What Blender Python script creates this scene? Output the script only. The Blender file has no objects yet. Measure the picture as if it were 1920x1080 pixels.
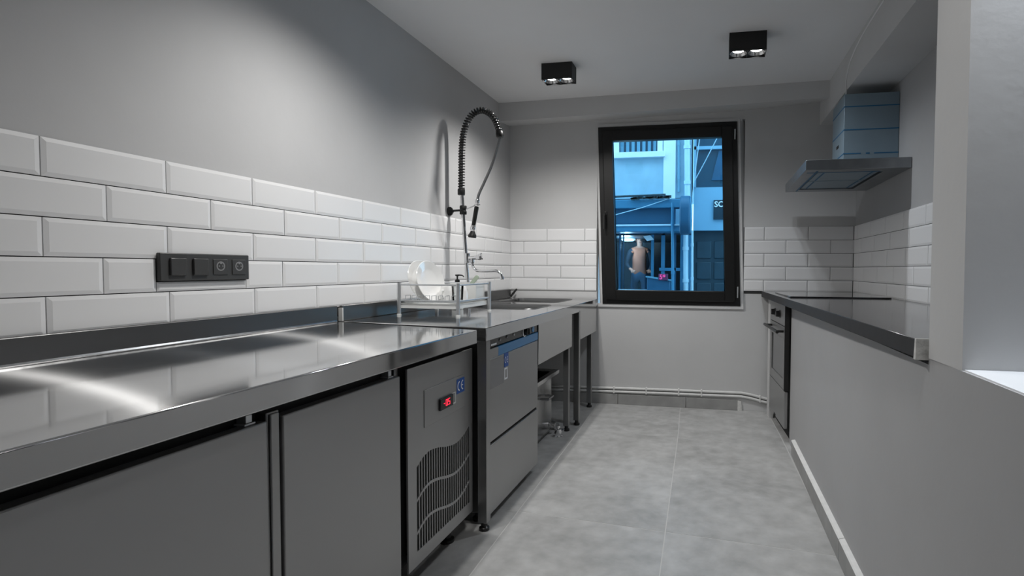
import bpy, bmesh, math, random
from mathutils import Vector, Matrix
random.seed(7)
R = math.radians
SC = bpy.context.scene
COL = SC.collection

# ------------------------------------------------------------------ camera
CAMX, CAMZ = 1.6425, 1.08
FPX, YAW, PITCH, ROLL, PCX, PCY = 1017.73, 0.189198, -0.036721, 0.005691, 1143.15, 541.6
_f = Vector((-math.sin(YAW)*math.cos(PITCH), math.cos(YAW)*math.cos(PITCH), math.sin(PITCH)))
_r0 = Vector((math.cos(YAW), math.sin(YAW), 0)); _u0 = _r0.cross(_f)
_r = math.cos(ROLL)*_r0 + math.sin(ROLL)*_u0
_u = -math.sin(ROLL)*_r0 + math.cos(ROLL)*_u0
CAM = Vector((CAMX, 0, CAMZ))
cd = bpy.data.cameras.new('camera'); cam = bpy.data.objects.new('camera', cd); COL.objects.link(cam)
cd.sensor_width = 36; cd.lens = FPX/1920*36
cd.shift_x = (960-PCX)/1920; cd.shift_y = (PCY-540)/1920
cd.clip_start = 0.02; cd.clip_end = 200
m = Matrix((( _r.x, _u.x, -_f.x, CAM.x), (_r.y, _u.y, -_f.y, CAM.y), (_r.z, _u.z, -_f.z, CAM.z), (0, 0, 0, 1)))
cam.matrix_world = m
SC.camera = cam

def at(u, v, ax, val):
    """the point of the plane ax = val seen at photo position (u, v)"""
    d = _f + _r*((u-PCX)/FPX) - _u*((v-PCY)/FPX)
    i = 'xyz'.index(ax)
    return CAM + d*((val-CAM[i])/d[i])

# ------------------------------------------------------------------ world, exposure
SKY_COL = (0.48, 0.76, 1.0); SKY_STR = 4.0
LAMP_W = 21.0; LAMP_COL = (1.0, 0.98, 0.95)
w = bpy.data.worlds.new('sky'); SC.world = w; w.use_nodes = True
bg = w.node_tree.nodes['Background']; bg.inputs[0].default_value = (*SKY_COL, 1); bg.inputs[1].default_value = SKY_STR
SC.view_settings.view_transform = 'Standard'; SC.view_settings.look = 'None'
SC.view_settings.exposure = 0.03; SC.view_settings.gamma = 1.0; SC.view_settings.use_curve_mapping = False
try:
    SC.cycles.max_bounces = 8; SC.cycles.diffuse_bounces = 5; SC.cycles.glossy_bounces = 4
    SC.cycles.transparent_max_bounces = 12; SC.cycles.sample_clamp_indirect = 4.0
    SC.cycles.use_denoising = True; SC.cycles.caustics_reflective = True; SC.cycles.blur_glossy = 1.0; SC.cycles.caustics_refractive = False
except Exception:
    pass

# ------------------------------------------------------------------ materials
def mat(name, col, rough=0.5, metal=0.0, var=0.0, vscale=6.0, bump=0.0, bscale=60.0, aniso=0.0, spec=0.5, coat=0.0,
        stretch=None, rvar=0.0, emit=None, estr=0.0):
    M = bpy.data.materials.new(name); M.use_nodes = True
    nt = M.node_tree; b = nt.nodes['Principled BSDF']
    b.inputs['Base Color'].default_value = (*col, 1); b.inputs['Roughness'].default_value = rough
    b.inputs['Metallic'].default_value = metal; b.inputs['Specular IOR Level'].default_value = spec
    b.inputs['Anisotropic'].default_value = aniso; b.inputs['Coat Weight'].default_value = coat
    tc = nt.nodes.new('ShaderNodeTexCoord'); mp = nt.nodes.new('ShaderNodeMapping')
    nt.links.new(tc.outputs['Object'], mp.inputs['Vector'])
    if stretch: mp.inputs['Scale'].default_value = stretch
    if var > 0 or rvar > 0:
        n = nt.nodes.new('ShaderNodeTexNoise'); n.inputs['Scale'].default_value = vscale; n.inputs['Detail'].default_value = 5
        nt.links.new(mp.outputs['Vector'], n.inputs['Vector'])
        if var > 0:
            rmp = nt.nodes.new('ShaderNodeMapRange'); rmp.inputs['From Min'].default_value = .3; rmp.inputs['From Max'].default_value = .7
            rmp.inputs['To Min'].default_value = 1-var; rmp.inputs['To Max'].default_value = 1+var
            nt.links.new(n.outputs['Fac'], rmp.inputs['Value'])
            mx = nt.nodes.new('ShaderNodeMix'); mx.data_type = 'RGBA'; mx.blend_type = 'MULTIPLY'; mx.inputs['Factor'].default_value = 1
            mx.inputs[6].default_value = (*col, 1)
            nt.links.new(rmp.outputs['Result'], mx.inputs[7]); nt.links.new(mx.outputs[2], b.inputs['Base Color'])
        if rvar > 0:
            r2 = nt.nodes.new('ShaderNodeMapRange'); r2.inputs['From Min'].default_value = .3; r2.inputs['From Max'].default_value = .7
            r2.inputs['To Min'].default_value = max(.02, rough-rvar); r2.inputs['To Max'].default_value = rough+rvar
            nt.links.new(n.outputs['Fac'], r2.inputs['Value']); nt.links.new(r2.outputs['Result'], b.inputs['Roughness'])
    if bump > 0:
        n2 = nt.nodes.new('ShaderNodeTexNoise'); n2.inputs['Scale'].default_value = bscale; n2.inputs['Detail'].default_value = 4
        nt.links.new(mp.outputs['Vector'], n2.inputs['Vector'])
        bp_ = nt.nodes.new('ShaderNodeBump'); bp_.inputs['Strength'].default_value = bump; bp_.inputs['Distance'].default_value = .004
        nt.links.new(n2.outputs['Fac'], bp_.inputs['Height']); nt.links.new(bp_.outputs['Normal'], b.inputs['Normal'])
    if emit:
        b.inputs['Emission Color'].default_value = (*emit, 1); b.inputs['Emission Strength'].default_value = estr
    return M

def pane_mat(name, tint, refl=1.0, ior=1.5):
    M = bpy.data.materials.new(name); M.use_nodes = True
    nt = M.node_tree; nt.nodes.remove(nt.nodes['Principled BSDF']); out = nt.nodes['Material Output']
    t = nt.nodes.new('ShaderNodeBsdfTransparent'); t.inputs[0].default_value = (*tint, 1)
    g = nt.nodes.new('ShaderNodeBsdfGlossy'); g.inputs['Roughness'].default_value = .01
    fr = nt.nodes.new('ShaderNodeFresnel'); fr.inputs[0].default_value = ior
    mx = nt.nodes.new('ShaderNodeMixShader')
    nt.links.new(fr.outputs[0], mx.inputs[0]); nt.links.new(t.outputs[0], mx.inputs[1]); nt.links.new(g.outputs[0], mx.inputs[2])
    nt.links.new(mx.outputs[0], out.inputs[0])
    return M

def floor_mat():
    M = mat('concrete_look_tile', (.40, .40, .395), .42, 0, 0, 3)
    nt = M.node_tree; b = nt.nodes['Principled BSDF']
    tc = nt.nodes.new('ShaderNodeTexCoord')
    n1 = nt.nodes.new('ShaderNodeTexNoise'); n1.inputs['Scale'].default_value = 2.3; n1.inputs['Detail'].default_value = 9; n1.inputs['Roughness'].default_value = .65
    n1.inputs['Distortion'].default_value = .6
    n2 = nt.nodes.new('ShaderNodeTexNoise'); n2.inputs['Scale'].default_value = 14; n2.inputs['Detail'].default_value = 6
    oi = nt.nodes.new('ShaderNodeObjectInfo')
    ad = nt.nodes.new('ShaderNodeVectorMath'); ad.operation = 'ADD'
    ml = nt.nodes.new('ShaderNodeMath'); ml.operation = 'MULTIPLY'; ml.inputs[1].default_value = 40
    nt.links.new(oi.outputs['Random'], ml.inputs[0]); nt.links.new(tc.outputs['Object'], ad.inputs[0]); nt.links.new(ml.outputs[0], ad.inputs[1])
    nt.links.new(ad.outputs[0], n1.inputs['Vector']); nt.links.new(ad.outputs[0], n2.inputs['Vector'])
    mm = nt.nodes.new('ShaderNodeMix'); mm.data_type = 'FLOAT'; mm.inputs[0].default_value = .42
    nt.links.new(n1.outputs['Fac'], mm.inputs[2]); nt.links.new(n2.outputs['Fac'], mm.inputs[3])
    cr = nt.nodes.new('ShaderNodeValToRGB'); cr.color_ramp.elements[0].position = .34; cr.color_ramp.elements[1].position = .66
    cr.color_ramp.elements[0].color = (.335, .335, .33, 1); cr.color_ramp.elements[1].color = (.565, .565, .56, 1)
    nt.links.new(mm.outputs[0], cr.inputs[0]); nt.links.new(cr.outputs[0], b.inputs['Base Color'])
    return M

M = {}
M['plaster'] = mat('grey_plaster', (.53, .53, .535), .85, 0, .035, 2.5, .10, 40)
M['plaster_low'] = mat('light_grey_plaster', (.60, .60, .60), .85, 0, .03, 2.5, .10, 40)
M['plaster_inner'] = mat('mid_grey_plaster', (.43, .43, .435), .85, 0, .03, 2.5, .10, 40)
M['ceiling'] = mat('ceiling_paint', (.80, .80, .805), .9, 0, .02, 2, .06, 30)
M['white_sill'] = mat('white_sill_paint', (.85, .86, .87), .5, 0, .02, 8)
M['grout'] = mat('dark_grout', (.03, .03, .03), .9)
M['floor_grout'] = mat('floor_grout', (.60, .60, .59), .9)
M['tile'] = mat('white_glazed_tile', (.82, .82, .825), .34, 0, .012, 3, spec=.35)
M['floor'] = floor_mat()
M['skirt'] = mat('skirting_tile', (.33, .33, .325), .5, 0, .12, 9)
M['skirt_lit_top'] = mat('lit_skirting_top', (.80, .80, .79), .7, 0, .05, 30)  # white carries the light caught by the skirting's top edge
M['skirt_cut'] = mat('raw_tile_edge', (.72, .72, .70), .85, 0, .2, 40)
M['steel'] = mat('brushed_steel', (.56, .56, .56), .20, 1, .03, 5, aniso=.55, stretch=(1, 18, 1), rvar=.04)
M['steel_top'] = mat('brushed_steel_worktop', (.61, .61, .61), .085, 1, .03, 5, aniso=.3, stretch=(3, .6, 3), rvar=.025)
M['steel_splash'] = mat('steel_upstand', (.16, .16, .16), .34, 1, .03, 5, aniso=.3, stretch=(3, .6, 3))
def brushed(M_, fac=.10, rough=.34, an=.84, T=(0, 1, 0)):
    # a second, wide lobe across the brushing gives the long streaks of brushed steel
    nt = M_.node_tree; b = nt.nodes['Principled BSDF']; out = nt.nodes['Material Output']
    g = nt.nodes.new('ShaderNodeBsdfAnisotropic'); g.inputs['Color'].default_value = (.6, .6, .6, 1); g.inputs['Roughness'].default_value = rough; g.inputs['Anisotropy'].default_value = an
    t = nt.nodes.new('ShaderNodeCombineXYZ'); t.inputs[0].default_value, t.inputs[1].default_value, t.inputs[2].default_value = T
    nt.links.new(t.outputs[0], g.inputs['Tangent'])
    mx = nt.nodes.new('ShaderNodeMixShader'); mx.inputs[0].default_value = fac
    nt.links.new(b.outputs[0], mx.inputs[1]); nt.links.new(g.outputs[0], mx.inputs[2]); nt.links.new(mx.outputs[0], out.inputs['Surface'])
M['steel_top'].node_tree.nodes['Principled BSDF'].inputs['Anisotropic'].default_value = 0
brushed(M['steel_top'])
M['steel_matt'] = mat('satin_steel_front', (.40, .40, .40), .42, .85, .02, 3)
M['steel_dark'] = mat('steel_tube', (.36, .36, .36), .32, 1, .03, 6)
M['steel_bowl'] = mat('satin_sink_steel', (.22, .22, .22), .32, 1, .05, 8)
M['chrome'] = mat('chrome', (.85, .85, .86), .10, 1)
M['chrome_soft'] = mat('silver_coated_wire', (.66, .68, .70), .38, .85)
M['black'] = mat('black_plastic', (.012, .012, .012), .35)
M['black_matt'] = mat('black_powder_coat', (.010, .010, .010), .55)
M['void'] = mat('dark_recess', (.012, .012, .012), .8)
M['frame'] = mat('black_window_frame', (.007, .007, .007), .38)
M['glass'] = pane_mat('window_glass', (.80, .95, 1.0))
M['clear'] = pane_mat('clear_glass', (.96, .97, .97))
M['anthracite'] = mat('anthracite_switch_plastic', (.055, .055, .055), .4)
M['anthracite2'] = mat('anthracite_rocker', (.06, .06, .06), .3)
M['white'] = mat('white_porcelain', (.84, .84, .83), .12, coat=.3)
M['white_plastic'] = mat('white_plastic', (.70, .71, .70), .35)
M['green'] = mat('pale_green_plastic', (.42, .50, .40), .4)
M['pipe_white'] = mat('white_pipe_paint', (.78, .78, .77), .5, 0, .05, 20)
M['blue_sticker'] = mat('blue_sticker', (.012, .085, .36), .45)
M['sticker_white'] = mat('white_print', (.85, .87, .9), .5)
M['label_grey'] = mat('grey_label', (.24, .24, .245), .5)
M['blue_film'] = mat('blue_protective_film', (.03, .19, .42), .3)
M['panel_black'] = mat('black_control_panel', (.012, .012, .013), .25)
M['red_led'] = mat('red_led_digits', (.3, .0, .01), .4, emit=(1, .02, .05), estr=2.2)
M['white_led'] = mat('indicator_lamp', (.6, .6, .6), .4)
M['hood_film'] = mat('pale_blue_film_on_steel', (.24, .32, .38), .35, .25, .06, 5)
M['hood_line'] = mat('blue_film_print', (.02, .13, .27), .5)
M['hood_steel'] = mat('hood_steel', (.32, .34, .36), .3, .9, .1, 14)
M['smoked'] = mat('smoked_mirror_glass', (.22, .22, .225), .12, .9)
M['glass_black'] = mat('black_ceramic_glass', (.006, .006, .007), .06, coat=.4)
M['stone'] = mat('dark_grey_worktop', (.06, .06, .064), .10, 0, .05, 30, spec=.7)
M['stone_edge'] = mat('dark_grey_honed_edge', (.05, .05, .052), .6, 0, .05, 30, spec=.15)
M['raw_cut'] = mat('plastered_cut_end', (.62, .62, .60), .9, 0, .22, 45, .7, 70)
M['lamp_glow'] = mat('lamp_glow', (1, 1, 1), .5, emit=(1, 1, 1), estr=22)
M['reflector'] = mat('lamp_reflector', (.65, .65, .65), .18, 1)
# street
M['st_white'] = mat('street_white_render', (.86, .90, .93), .8, 0, .05, 3, .2, 12)
M['st_plaster'] = mat('street_blue_render', (.40, .58, .68), .85, 0, .10, 3.5, .4, 9)
M['st_blue'] = mat('street_blue_metal', (.018, .10, .19), .45, 0, .12, 3)
M['st_blue2'] = mat('street_mid_blue', (.05, .22, .37), .5, 0, .08, 3)
M['st_pale'] = mat('street_pale_blue_panel', (.24, .46, .62), .6, 0, .04, 2)
M['st_dark'] = mat('street_dark_blue', (.012, .035, .055), .45, 0, .25, 5)
M['st_door'] = mat('street_gate_paint', (.022, .05, .07), .5, 0, .15, 6)
M['st_glass'] = mat('street_window_glass', (.012, .065, .11), .08)
M['st_curtain'] = mat('street_curtain', (.16, .36, .48), .8)
M['st_pipe'] = mat('street_drainpipe', (.60, .78, .88), .4)
M['st_steel'] = mat('street_grey_pipe', (.16, .36, .48), .4)
M['st_cable'] = mat('street_cable', (.55, .75, .85), .5)
M['st_cable_dark'] = mat('street_dark_cable', (.01, .02, .03), .6)
M['asphalt'] = mat('asphalt', (.20, .24, .26), .9, 0, .2, 8)
M['rust'] = mat('torn_flashing', (.04, .06, .07), .8, 0, .3, 20)
M['pink'] = mat('pink_lit_sign', (.3, .03, .12), .4, emit=(1, .08, .35), estr=1.0)
M['skin'] = mat('skin', (.50, .22, .15), .6)
M['shirt'] = mat('orange_shirt', (.42, .13, .07), .8, 0, .15, 9)
M['dark_cloth'] = mat('dark_navy_cloth', (.012, .02, .035), .85)
M['jeans'] = mat('blue_trousers', (.03, .10, .19), .85)
M['hair'] = mat('dark_hair', (.012, .010, .010), .6)

# ------------------------------------------------------------------ mesh helpers
ROOTM = {}
class MB:
    def __init__(s): s.v = []; s.f = []; s.mi = []
    def add(s, vs, fs, mi=0):
        n = len(s.v); s.v += [Vector(p) for p in vs]
        s.f += [[n+i for i in f] for f in fs]; s.mi += [mi]*len(fs); return s
    def box(s, x0, x1, y0, y1, z0, z1, mi=0):
        return s.hexa([(x0, y0, z0), (x1, y0, z0), (x1, y1, z0), (x0, y1, z0)], [(x0, y0, z1), (x1, y0, z1), (x1, y1, z1), (x0, y1, z1)], mi)
    def hexa(s, bot, top, mi=0):
        return s.add(list(bot)+list(top), [(3, 2, 1, 0), (4, 5, 6, 7), (0, 1, 5, 4), (1, 2, 6, 5), (2, 3, 7, 6), (3, 0, 4, 7)], mi)
    def prism(s, pts, d, mi=0):
        """polygon pts (3d) extruded by vector d"""
        n = len(pts); d = Vector(d); a = [Vector(p) for p in pts]; b = [p+d for p in a]
        return s.add(a+b, [tuple(range(n))[::-1], tuple(range(n, 2*n))]+[(i, (i+1) % n, n+(i+1) % n, n+i) for i in range(n)], mi)
    def tube(s, pts, r, seg=10, mi=0, cap=True, closed=False):
        pts = [Vector(p) for p in pts]; n = len(pts); rs = r if isinstance(r, (list, tuple)) else [r]*n
        tang = []
        for i in range(n):
            if closed: t = pts[(i+1) % n]-pts[i-1]
            else: t = pts[min(i+1, n-1)]-pts[max(i-1, 0)]
            tang.append(t.normalized())
        ref = Vector((0, 0, 1)) if abs(tang[0].z) < .9 else Vector((1, 0, 0))
        nrm = (ref-tang[0]*ref.dot(tang[0])).normalized()
        vs = []
        for i in range(n):
            nrm = (nrm-tang[i]*nrm.dot(tang[i])).normalized(); bn = tang[i].cross(nrm)
            for k in range(seg):
                a = 2*math.pi*k/seg; vs.append(pts[i]+(nrm*math.cos(a)+bn*math.sin(a))*rs[i])
        fs = []
        for i in range(n if closed else n-1):
            j = (i+1) % n
            for k in range(seg):
                k2 = (k+1) % seg; fs.append((i*seg+k, i*seg+k2, j*seg+k2, j*seg+k))
        if cap and not closed:
            fs.append(tuple(range(seg))[::-1]); fs.append(tuple(range((n-1)*seg, n*seg)))
        return s.add(vs, fs, mi)
    def lathe(s, prof, org=(0, 0, 0), axis=(0, 0, 1), seg=28, mi=0):
        """profile [(radius, height)] turned about the axis through org"""
        ax = Vector(axis).normalized(); ref = Vector((1, 0, 0)) if abs(ax.x) < .9 else Vector((0, 1, 0))
        a = (ref-ax*ref.dot(ax)).normalized(); b = ax.cross(a); o = Vector(org); vs = []; fs = []
        for (r, h) in prof:
            for k in range(seg):
                t = 2*math.pi*k/seg; vs.append(o+ax*h+(a*math.cos(t)+b*math.sin(t))*max(r, 1e-5))
        for i in range(len(prof)-1):
            for k in range(seg):
                k2 = (k+1) % seg; fs.append((i*seg+k, i*seg+k2, (i+1)*seg+k2, (i+1)*seg+k))
        if prof[0][0] > 1e-4: fs.append(tuple(range(seg))[::-1])
        if prof[-1][0] > 1e-4: fs.append(tuple(range((len(prof)-1)*seg, len(prof)*seg)))
        return s.add(vs, fs, mi)
    def build(s, name, mt, parent=None, bevel=0, local=False, solid=0, loc=None, bseg=2):
        me = bpy.data.meshes.new(name)
        off = None
        vs = s.v
        if parent is not None and not local:
            inv = ROOTM.get(parent.name, Matrix.Identity(4)).inverted(); vs = [inv @ p for p in vs]
        elif parent is None:
            if loc is None:
                xs = [p.x for p in vs]; ys = [p.y for p in vs]; zs = [p.z for p in vs]
                loc = Vector(((min(xs)+max(xs))/2, (min(ys)+max(ys))/2, min(zs)))
            loc = Vector(loc); vs = [p-loc for p in vs]
        me.from_pydata([tuple(p) for p in vs], [], s.f)
        mts = mt if isinstance(mt, (list, tuple)) else [mt]
        for x in mts: me.materials.append(x)
        me.polygons.foreach_set('material_index', s.mi)
        bm = bmesh.new(); bm.from_mesh(me); 
        if bevel: bmesh.ops.remove_doubles(bm, verts=bm.verts, dist=1e-5)
        bmesh.ops.recalc_face_normals(bm, faces=bm.faces); bm.to_mesh(me); bm.free()
        me.polygons.foreach_set('use_smooth', [True]*len(me.polygons))
        me.set_sharp_from_angle(angle=R(32))
        o = bpy.data.objects.new(name, me); COL.objects.link(o)
        if parent is not None:
            o.parent = parent; ROOTM[o.name] = ROOTM.get(parent.name, Matrix.Identity(4))
        else:
            o.location = loc; ROOTM[o.name] = Matrix.Translation(loc)
        if bevel:
            b = o.modifiers.new('bevel', 'BEVEL'); b.width = bevel; b.segments = bseg; b.limit_method = 'ANGLE'; b.angle_limit = R(40)
        return o

def tag(o, label=None, cat=None, group=None, kind=None):
    if label: o['label'] = label
    if cat: o['category'] = cat
    if group: o['group'] = group
    if kind: o['kind'] = kind
    return o
def thing(name, label, cat, loc=(0, 0, 0), rz=0, group=None):
    o = bpy.data.objects.new(name, None); COL.objects.link(o); o.empty_display_size = .05
    o.location = loc; o.rotation_euler = (0, 0, rz)
    ROOTM[o.name] = Matrix.Translation(Vector(loc)) @ Matrix.Rotation(rz, 4, 'Z')
    return tag(o, label, cat, group)
def bx(name, mt, parent, x0, x1, y0, y1, z0, z1, bevel=0, local=False, label=None):
    o = MB().box(x0, x1, y0, y1, z0, z1).build(name, mt, parent, bevel, local)
    if label: o['label'] = label
    return o
def struct(name, mb, mt, bevel=0):
    return tag(mb.build(name, mt, None, bevel), kind='structure')
def copy_tree(o, parent=None):
    c = o.copy(); COL.objects.link(c)
    if parent is not None: c.parent = parent
    for ch in [q for q in bpy.data.objects if q.parent == o and q != c]: copy_tree(ch, c)
    return c
def text_mesh(body, size, mt, parent, origin, xdir, updir, name='lettering', depth=.001, align='LEFT', bold=0.0):
    cu = bpy.data.curves.new(name, 'FONT'); cu.body = body; cu.size = size; cu.extrude = depth; cu.align_x = align; cu.offset = bold
    cu.resolution_u = 3
    t = bpy.data.objects.new(name, cu); COL.objects.link(t)
    dg = bpy.context.evaluated_depsgraph_get(); me = bpy.data.meshes.new_from_object(t.evaluated_get(dg))
    bpy.data.objects.remove(t)
    X = Vector(xdir).normalized(); U = Vector(updir).normalized(); N = X.cross(U)
    W = Matrix(((X.x, U.x, N.x, origin[0]), (X.y, U.y, N.y, origin[1]), (X.z, U.z, N.z, origin[2]), (0, 0, 0, 1)))
    me.transform(ROOTM.get(parent.name, Matrix.Identity(4)).inverted() @ W)
    me.materials.clear(); me.materials.append(mt)
    o = bpy.data.objects.new(name, me); COL.objects.link(o); o.parent = parent
    ROOTM[o.name] = ROOTM.get(parent.name, Matrix.Identity(4))
    return o
def arc_band(c, r0, r1, a0, a1, X, U, n=14):
    c = Vector(c); vs = []; fs = []
    for i in range(n+1):
        a = a0+(a1-a0)*i/n; d = X*math.cos(a)+U*math.sin(a); vs += [c+d*r0, c+d*r1]
    for i in range(n): fs.append((2*i, 2*i+1, 2*i+3, 2*i+2))
    return vs, fs
def ce_mark(parent, c, w, h, X, U, N):
    """blue sticker with the two arcs of a CE mark; c = centre on the surface"""
    c = Vector(c); X = Vector(X); U = Vector(U); N = Vector(N)
    st = MB().prism([c-X*w/2-U*h/2, c+X*w/2-U*h/2, c+X*w/2+U*h/2, c-X*w/2+U*h/2], N*.0008).build('ce_sticker', M['blue_sticker'], parent)
    st['label'] = 'blue CE sticker'
    r = min(h*.36, w*.30); mb = MB(); k = c+N*.0014
    for cx in (-w*.12, w*.32):
        vs, fs = arc_band(k+X*cx, r*.74, r, R(95), R(265), X, U); mb.add(vs, fs)
    mb.add([k+X*(w*.32-r*.9)-U*r*.12, k+X*(w*.32-r*.1)-U*r*.12, k+X*(w*.32-r*.1)+U*r*.12, k+X*(w*.32-r*.9)+U*r*.12], [(0, 1, 2, 3)])
    mb.build('ce_letters', M['sticker_white'], st)
    return st

# ------------------------------------------------------------------ key sizes
BACK, RX, CEIL, TOPZ = 4.242, 2.645, 2.36, 1.4025   # back and right tile faces, ceiling, top of tiles
TW, TH, GAP, TT = .3154, .1, .0028, .010

# ------------------------------------------------------------------ the room
floor = struct('floor', MB().box(-.2, 5.3, -2.2, 4.45, -.12, -.0006), M['floor_grout'])
ang = R(1.4)
def fl(x, y):  # tile grid turned a touch against the walls
    return Vector((1.46+(x-1.46)*math.cos(ang)-(y-2.2)*math.sin(ang), 2.2+(x-1.46)*math.sin(ang)+(y-2.2)*math.cos(ang)-.115*(x-1.46), 0))
FX = [1.46+.66*k for k in range(-3, 2)]; FY = [2.2+1.265*k for k in range(-3, 2)]
for i, xa in enumerate(FX):
    for j, ya in enumerate(FY):
        g = .0022; xb, yb = xa+.66-g, ya+1.265-g
        q = [(xa+g, ya+g), (xb, ya+g), (xb, yb), (xa+g, yb)]
        if i == 0: q[0] = (xa+.45, ya+g); q[3] = (xa+.45, yb)
        pts = []
        for (x, y) in q:
            p = fl(x, y); p.x = max(-.008, min(p.x, 2.64)); p.y = max(-2, min(p.y, 4.25)); pts.append(p)
        if max(p.y for p in pts)-min(p.y for p in pts) < .05 or max(p.x for p in pts)-min(p.x for p in pts) < .02: continue
        MB().hexa([(p.x, p.y, -.002) for p in pts], [(p.x, p.y, 0) for p in pts]).build('floor_tile', M['floor'], floor)

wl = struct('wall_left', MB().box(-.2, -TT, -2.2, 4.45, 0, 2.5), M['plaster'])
WIN = (.722, 1.862, .785, 2.215)
mb = MB()
mb.box(-.2, WIN[0], BACK+TT, 4.45, 0, 2.5); mb.box(WIN[1], 2.85, BACK+TT, 4.45, 0, 2.5)
mb.box(-7, 9, 4.452, 4.75, 2.56, 7.0); mb.box(-7, -.2, 4.452, 4.75, -.1, 2.56); mb.box(2.85, 9, 4.452, 4.75, -.1, 2.56)
mb.box(WIN[0], WIN[1], BACK+TT, 4.45, 0, WIN[2]); mb.box(WIN[0], WIN[1], BACK+TT, 4.45, WIN[3], 2.5)
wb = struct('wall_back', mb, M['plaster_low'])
wr = struct('wall_right', MB().box(RX+TT, 2.85, 1.36, 4.45, 0, 2.5), M['plaster_inner'])  # same paint as the room, darker grey here stands in for weaker light
struct('ceiling', MB().box(-.2, 5.3, -2.2, 4.45, CEIL, CEIL+.2), M['ceiling'])
struct('wall_front', MB().box(-.2, 5.3, -2.2, -2.0, 0, 2.5), M['plaster'])
# next room: outer wall
mb = MB(); mb.box(5.1, 5.3, -2.0, 4.45, 0, 2.5)
struct('wall_outer', mb, M['plaster'])

# half-height inner wall, pillar and sill of the serving opening
mb = MB()
mb.hexa([(2.175, -2, 0), (2.33, -2, 0), (2.33, 1.37, 0), (2.135, 1.37, 0)], [(2.175, -2, .878), (2.33, -2, .878), (2.33, 1.37, .878), (2.135, 1.37, .878)])
mb.hexa([(2.135, 1.37, 0), (2.28, 1.37, 0), (2.28, 3.5, 0), (2.118, 3.5, 0)], [(2.135, 1.37, .862), (2.28, 1.37, .862), (2.28, 3.5, .862), (2.118, 3.5, .862)])
wi_low = mb; mb = MB()
mb.hexa([(2.138, 1.205, .878), (5.1, 1.205, .878), (5.1, 1.362, .878), (2.132, 1.362, .878)], [(2.138, 1.225, 2.5), (5.1, 1.225, 2.5), (5.1, 1.372, 2.5), (2.134, 1.372, 2.5)])
pil_mb = mb; mb = wi_low; mb.box(2.33, 5.1, 1.205, 1.362, 0, .878)
wi = struct('wall_inner', mb, M['plaster_inner'])
pil_mb.build('pillar', M['plaster_low'], wi)
MB().hexa([(2.15, -1.9, .878), (2.318, -1.9, .878), (2.318, 1.204, .878), (2.142, 1.204, .878)], [(2.15, -1.9, .881), (2.318, -1.9, .881), (2.318, 1.204, .881), (2.142, 1.204, .881)]).build('sill', M['white_sill'], wi)

# beams
mb = MB()
fb = [(-.01, 4.02, 2.218), (1.80, 3.943, 2.236), (2.42, 3.915, 2.245)]; bb = [(-.01, 4.252, 2.242), (1.80, 4.252, 2.278), (2.42, 4.252, 2.315)]
for i in range(2):
    a, b = fb[i], fb[i+1]; c, d = bb[i+1], bb[i]
    mb.hexa([a, b, c, d], [(a[0], a[1], CEIL), (b[0], b[1], CEIL), (c[0], c[1], CEIL), (d[0], d[1], CEIL)])
struct('trim_1', mb, M['plaster_low'])
mb = MB(); mb.hexa([(2.425, -2, 2.10), (2.66, -2, 2.10), (2.66, 4.252, 2.145), (2.395, 4.252, 2.145)], [(2.425, -2, CEIL), (2.66, -2, CEIL), (2.66, 4.252, CEIL), (2.395, 4.252, CEIL)])
struct('trim_2', mb, M['plaster_low'])

# ------------------------------------------------------------------ wall tiles
_tiles = {}
def tile_mesh(wd, ht):
    k = (round(wd, 4), round(ht, 4))
    if k in _tiles: return _tiles[k]
    a, b = wd/2, ht/2; i = min(.011, a*.4, b*.4)
    o = [(-a, -b), (a, -b), (a, b), (-a, b)]; n = [(-a+i, -b+i), (a-i, -b+i), (a-i, b-i), (-a+i, b-i)]
    v = [(x, 0, z) for x, z in o]+[(x, -TT*.76, z) for x, z in o]+[(x, -TT, z) for x, z in n]
    f = [(0, 1, 5, 4), (1, 2, 6, 5), (2, 3, 7, 6), (3, 0, 4, 7), (4, 5, 9, 8), (5, 6, 10, 9), (6, 7, 11, 10), (7, 4, 8, 11), (8, 9, 10, 11)]
    me = bpy.data.meshes.new('wall_tile'); me.from_pydata(v, [], f); me.materials.append(M['tile'])
    bm = bmesh.new(); bm.from_mesh(me); bmesh.ops.recalc_face_normals(bm, faces=bm.faces)
    # open back: make sure the glazed face looks out
    if bm.faces[:][-1].normal.y > 0: bmesh.ops.reverse_faces(bm, faces=bm.faces[:])
    bm.to_mesh(me); bm.free()
    _tiles[k] = me; return me
def tile_run(wall, along, lo, hi, joints, fixed, rz, zrows, z_clip):
    """rows of bevelled tiles between lo and hi; joints[row] = one joint position"""
    for row in range(5):
        zt = TOPZ-row*TH; zb = zt-TH
        if row == 4: zb = max(zb, z_clip)
        j0 = joints[row]; k0 = math.floor((lo-j0)/TW)
        p = j0+k0*TW
        while p < hi-1e-6:
            a, b = max(p, lo), min(p+TW, hi); p += TW
            if b-a < .012: continue
            for (a2, b2, z0, z1) in cut_switch(wall, a, b, zb, zt):
                o = bpy.data.objects.new('wall_tile', tile_mesh(b2-a2-GAP, z1-z0-GAP)); COL.objects.link(o)
                o.parent = wall; c = (a2+b2)/2; z = (z0+z1)/2
                wpos = Vector((c, fixed, z)) if along == 'x' else Vector((fixed, c, z))
                o.location = wpos-wall.location; o.rotation_euler = (random.uniform(-.0012, .0012), 0, rz+random.uniform(-.0012, .0012))
def cut_switch(wall, a, b, z0, z1):
    return [(a, b, z0, z1)]
LJ = [1.0668, 1.2145, 1.0668, 1.2145-.013, 1.0691]
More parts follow.
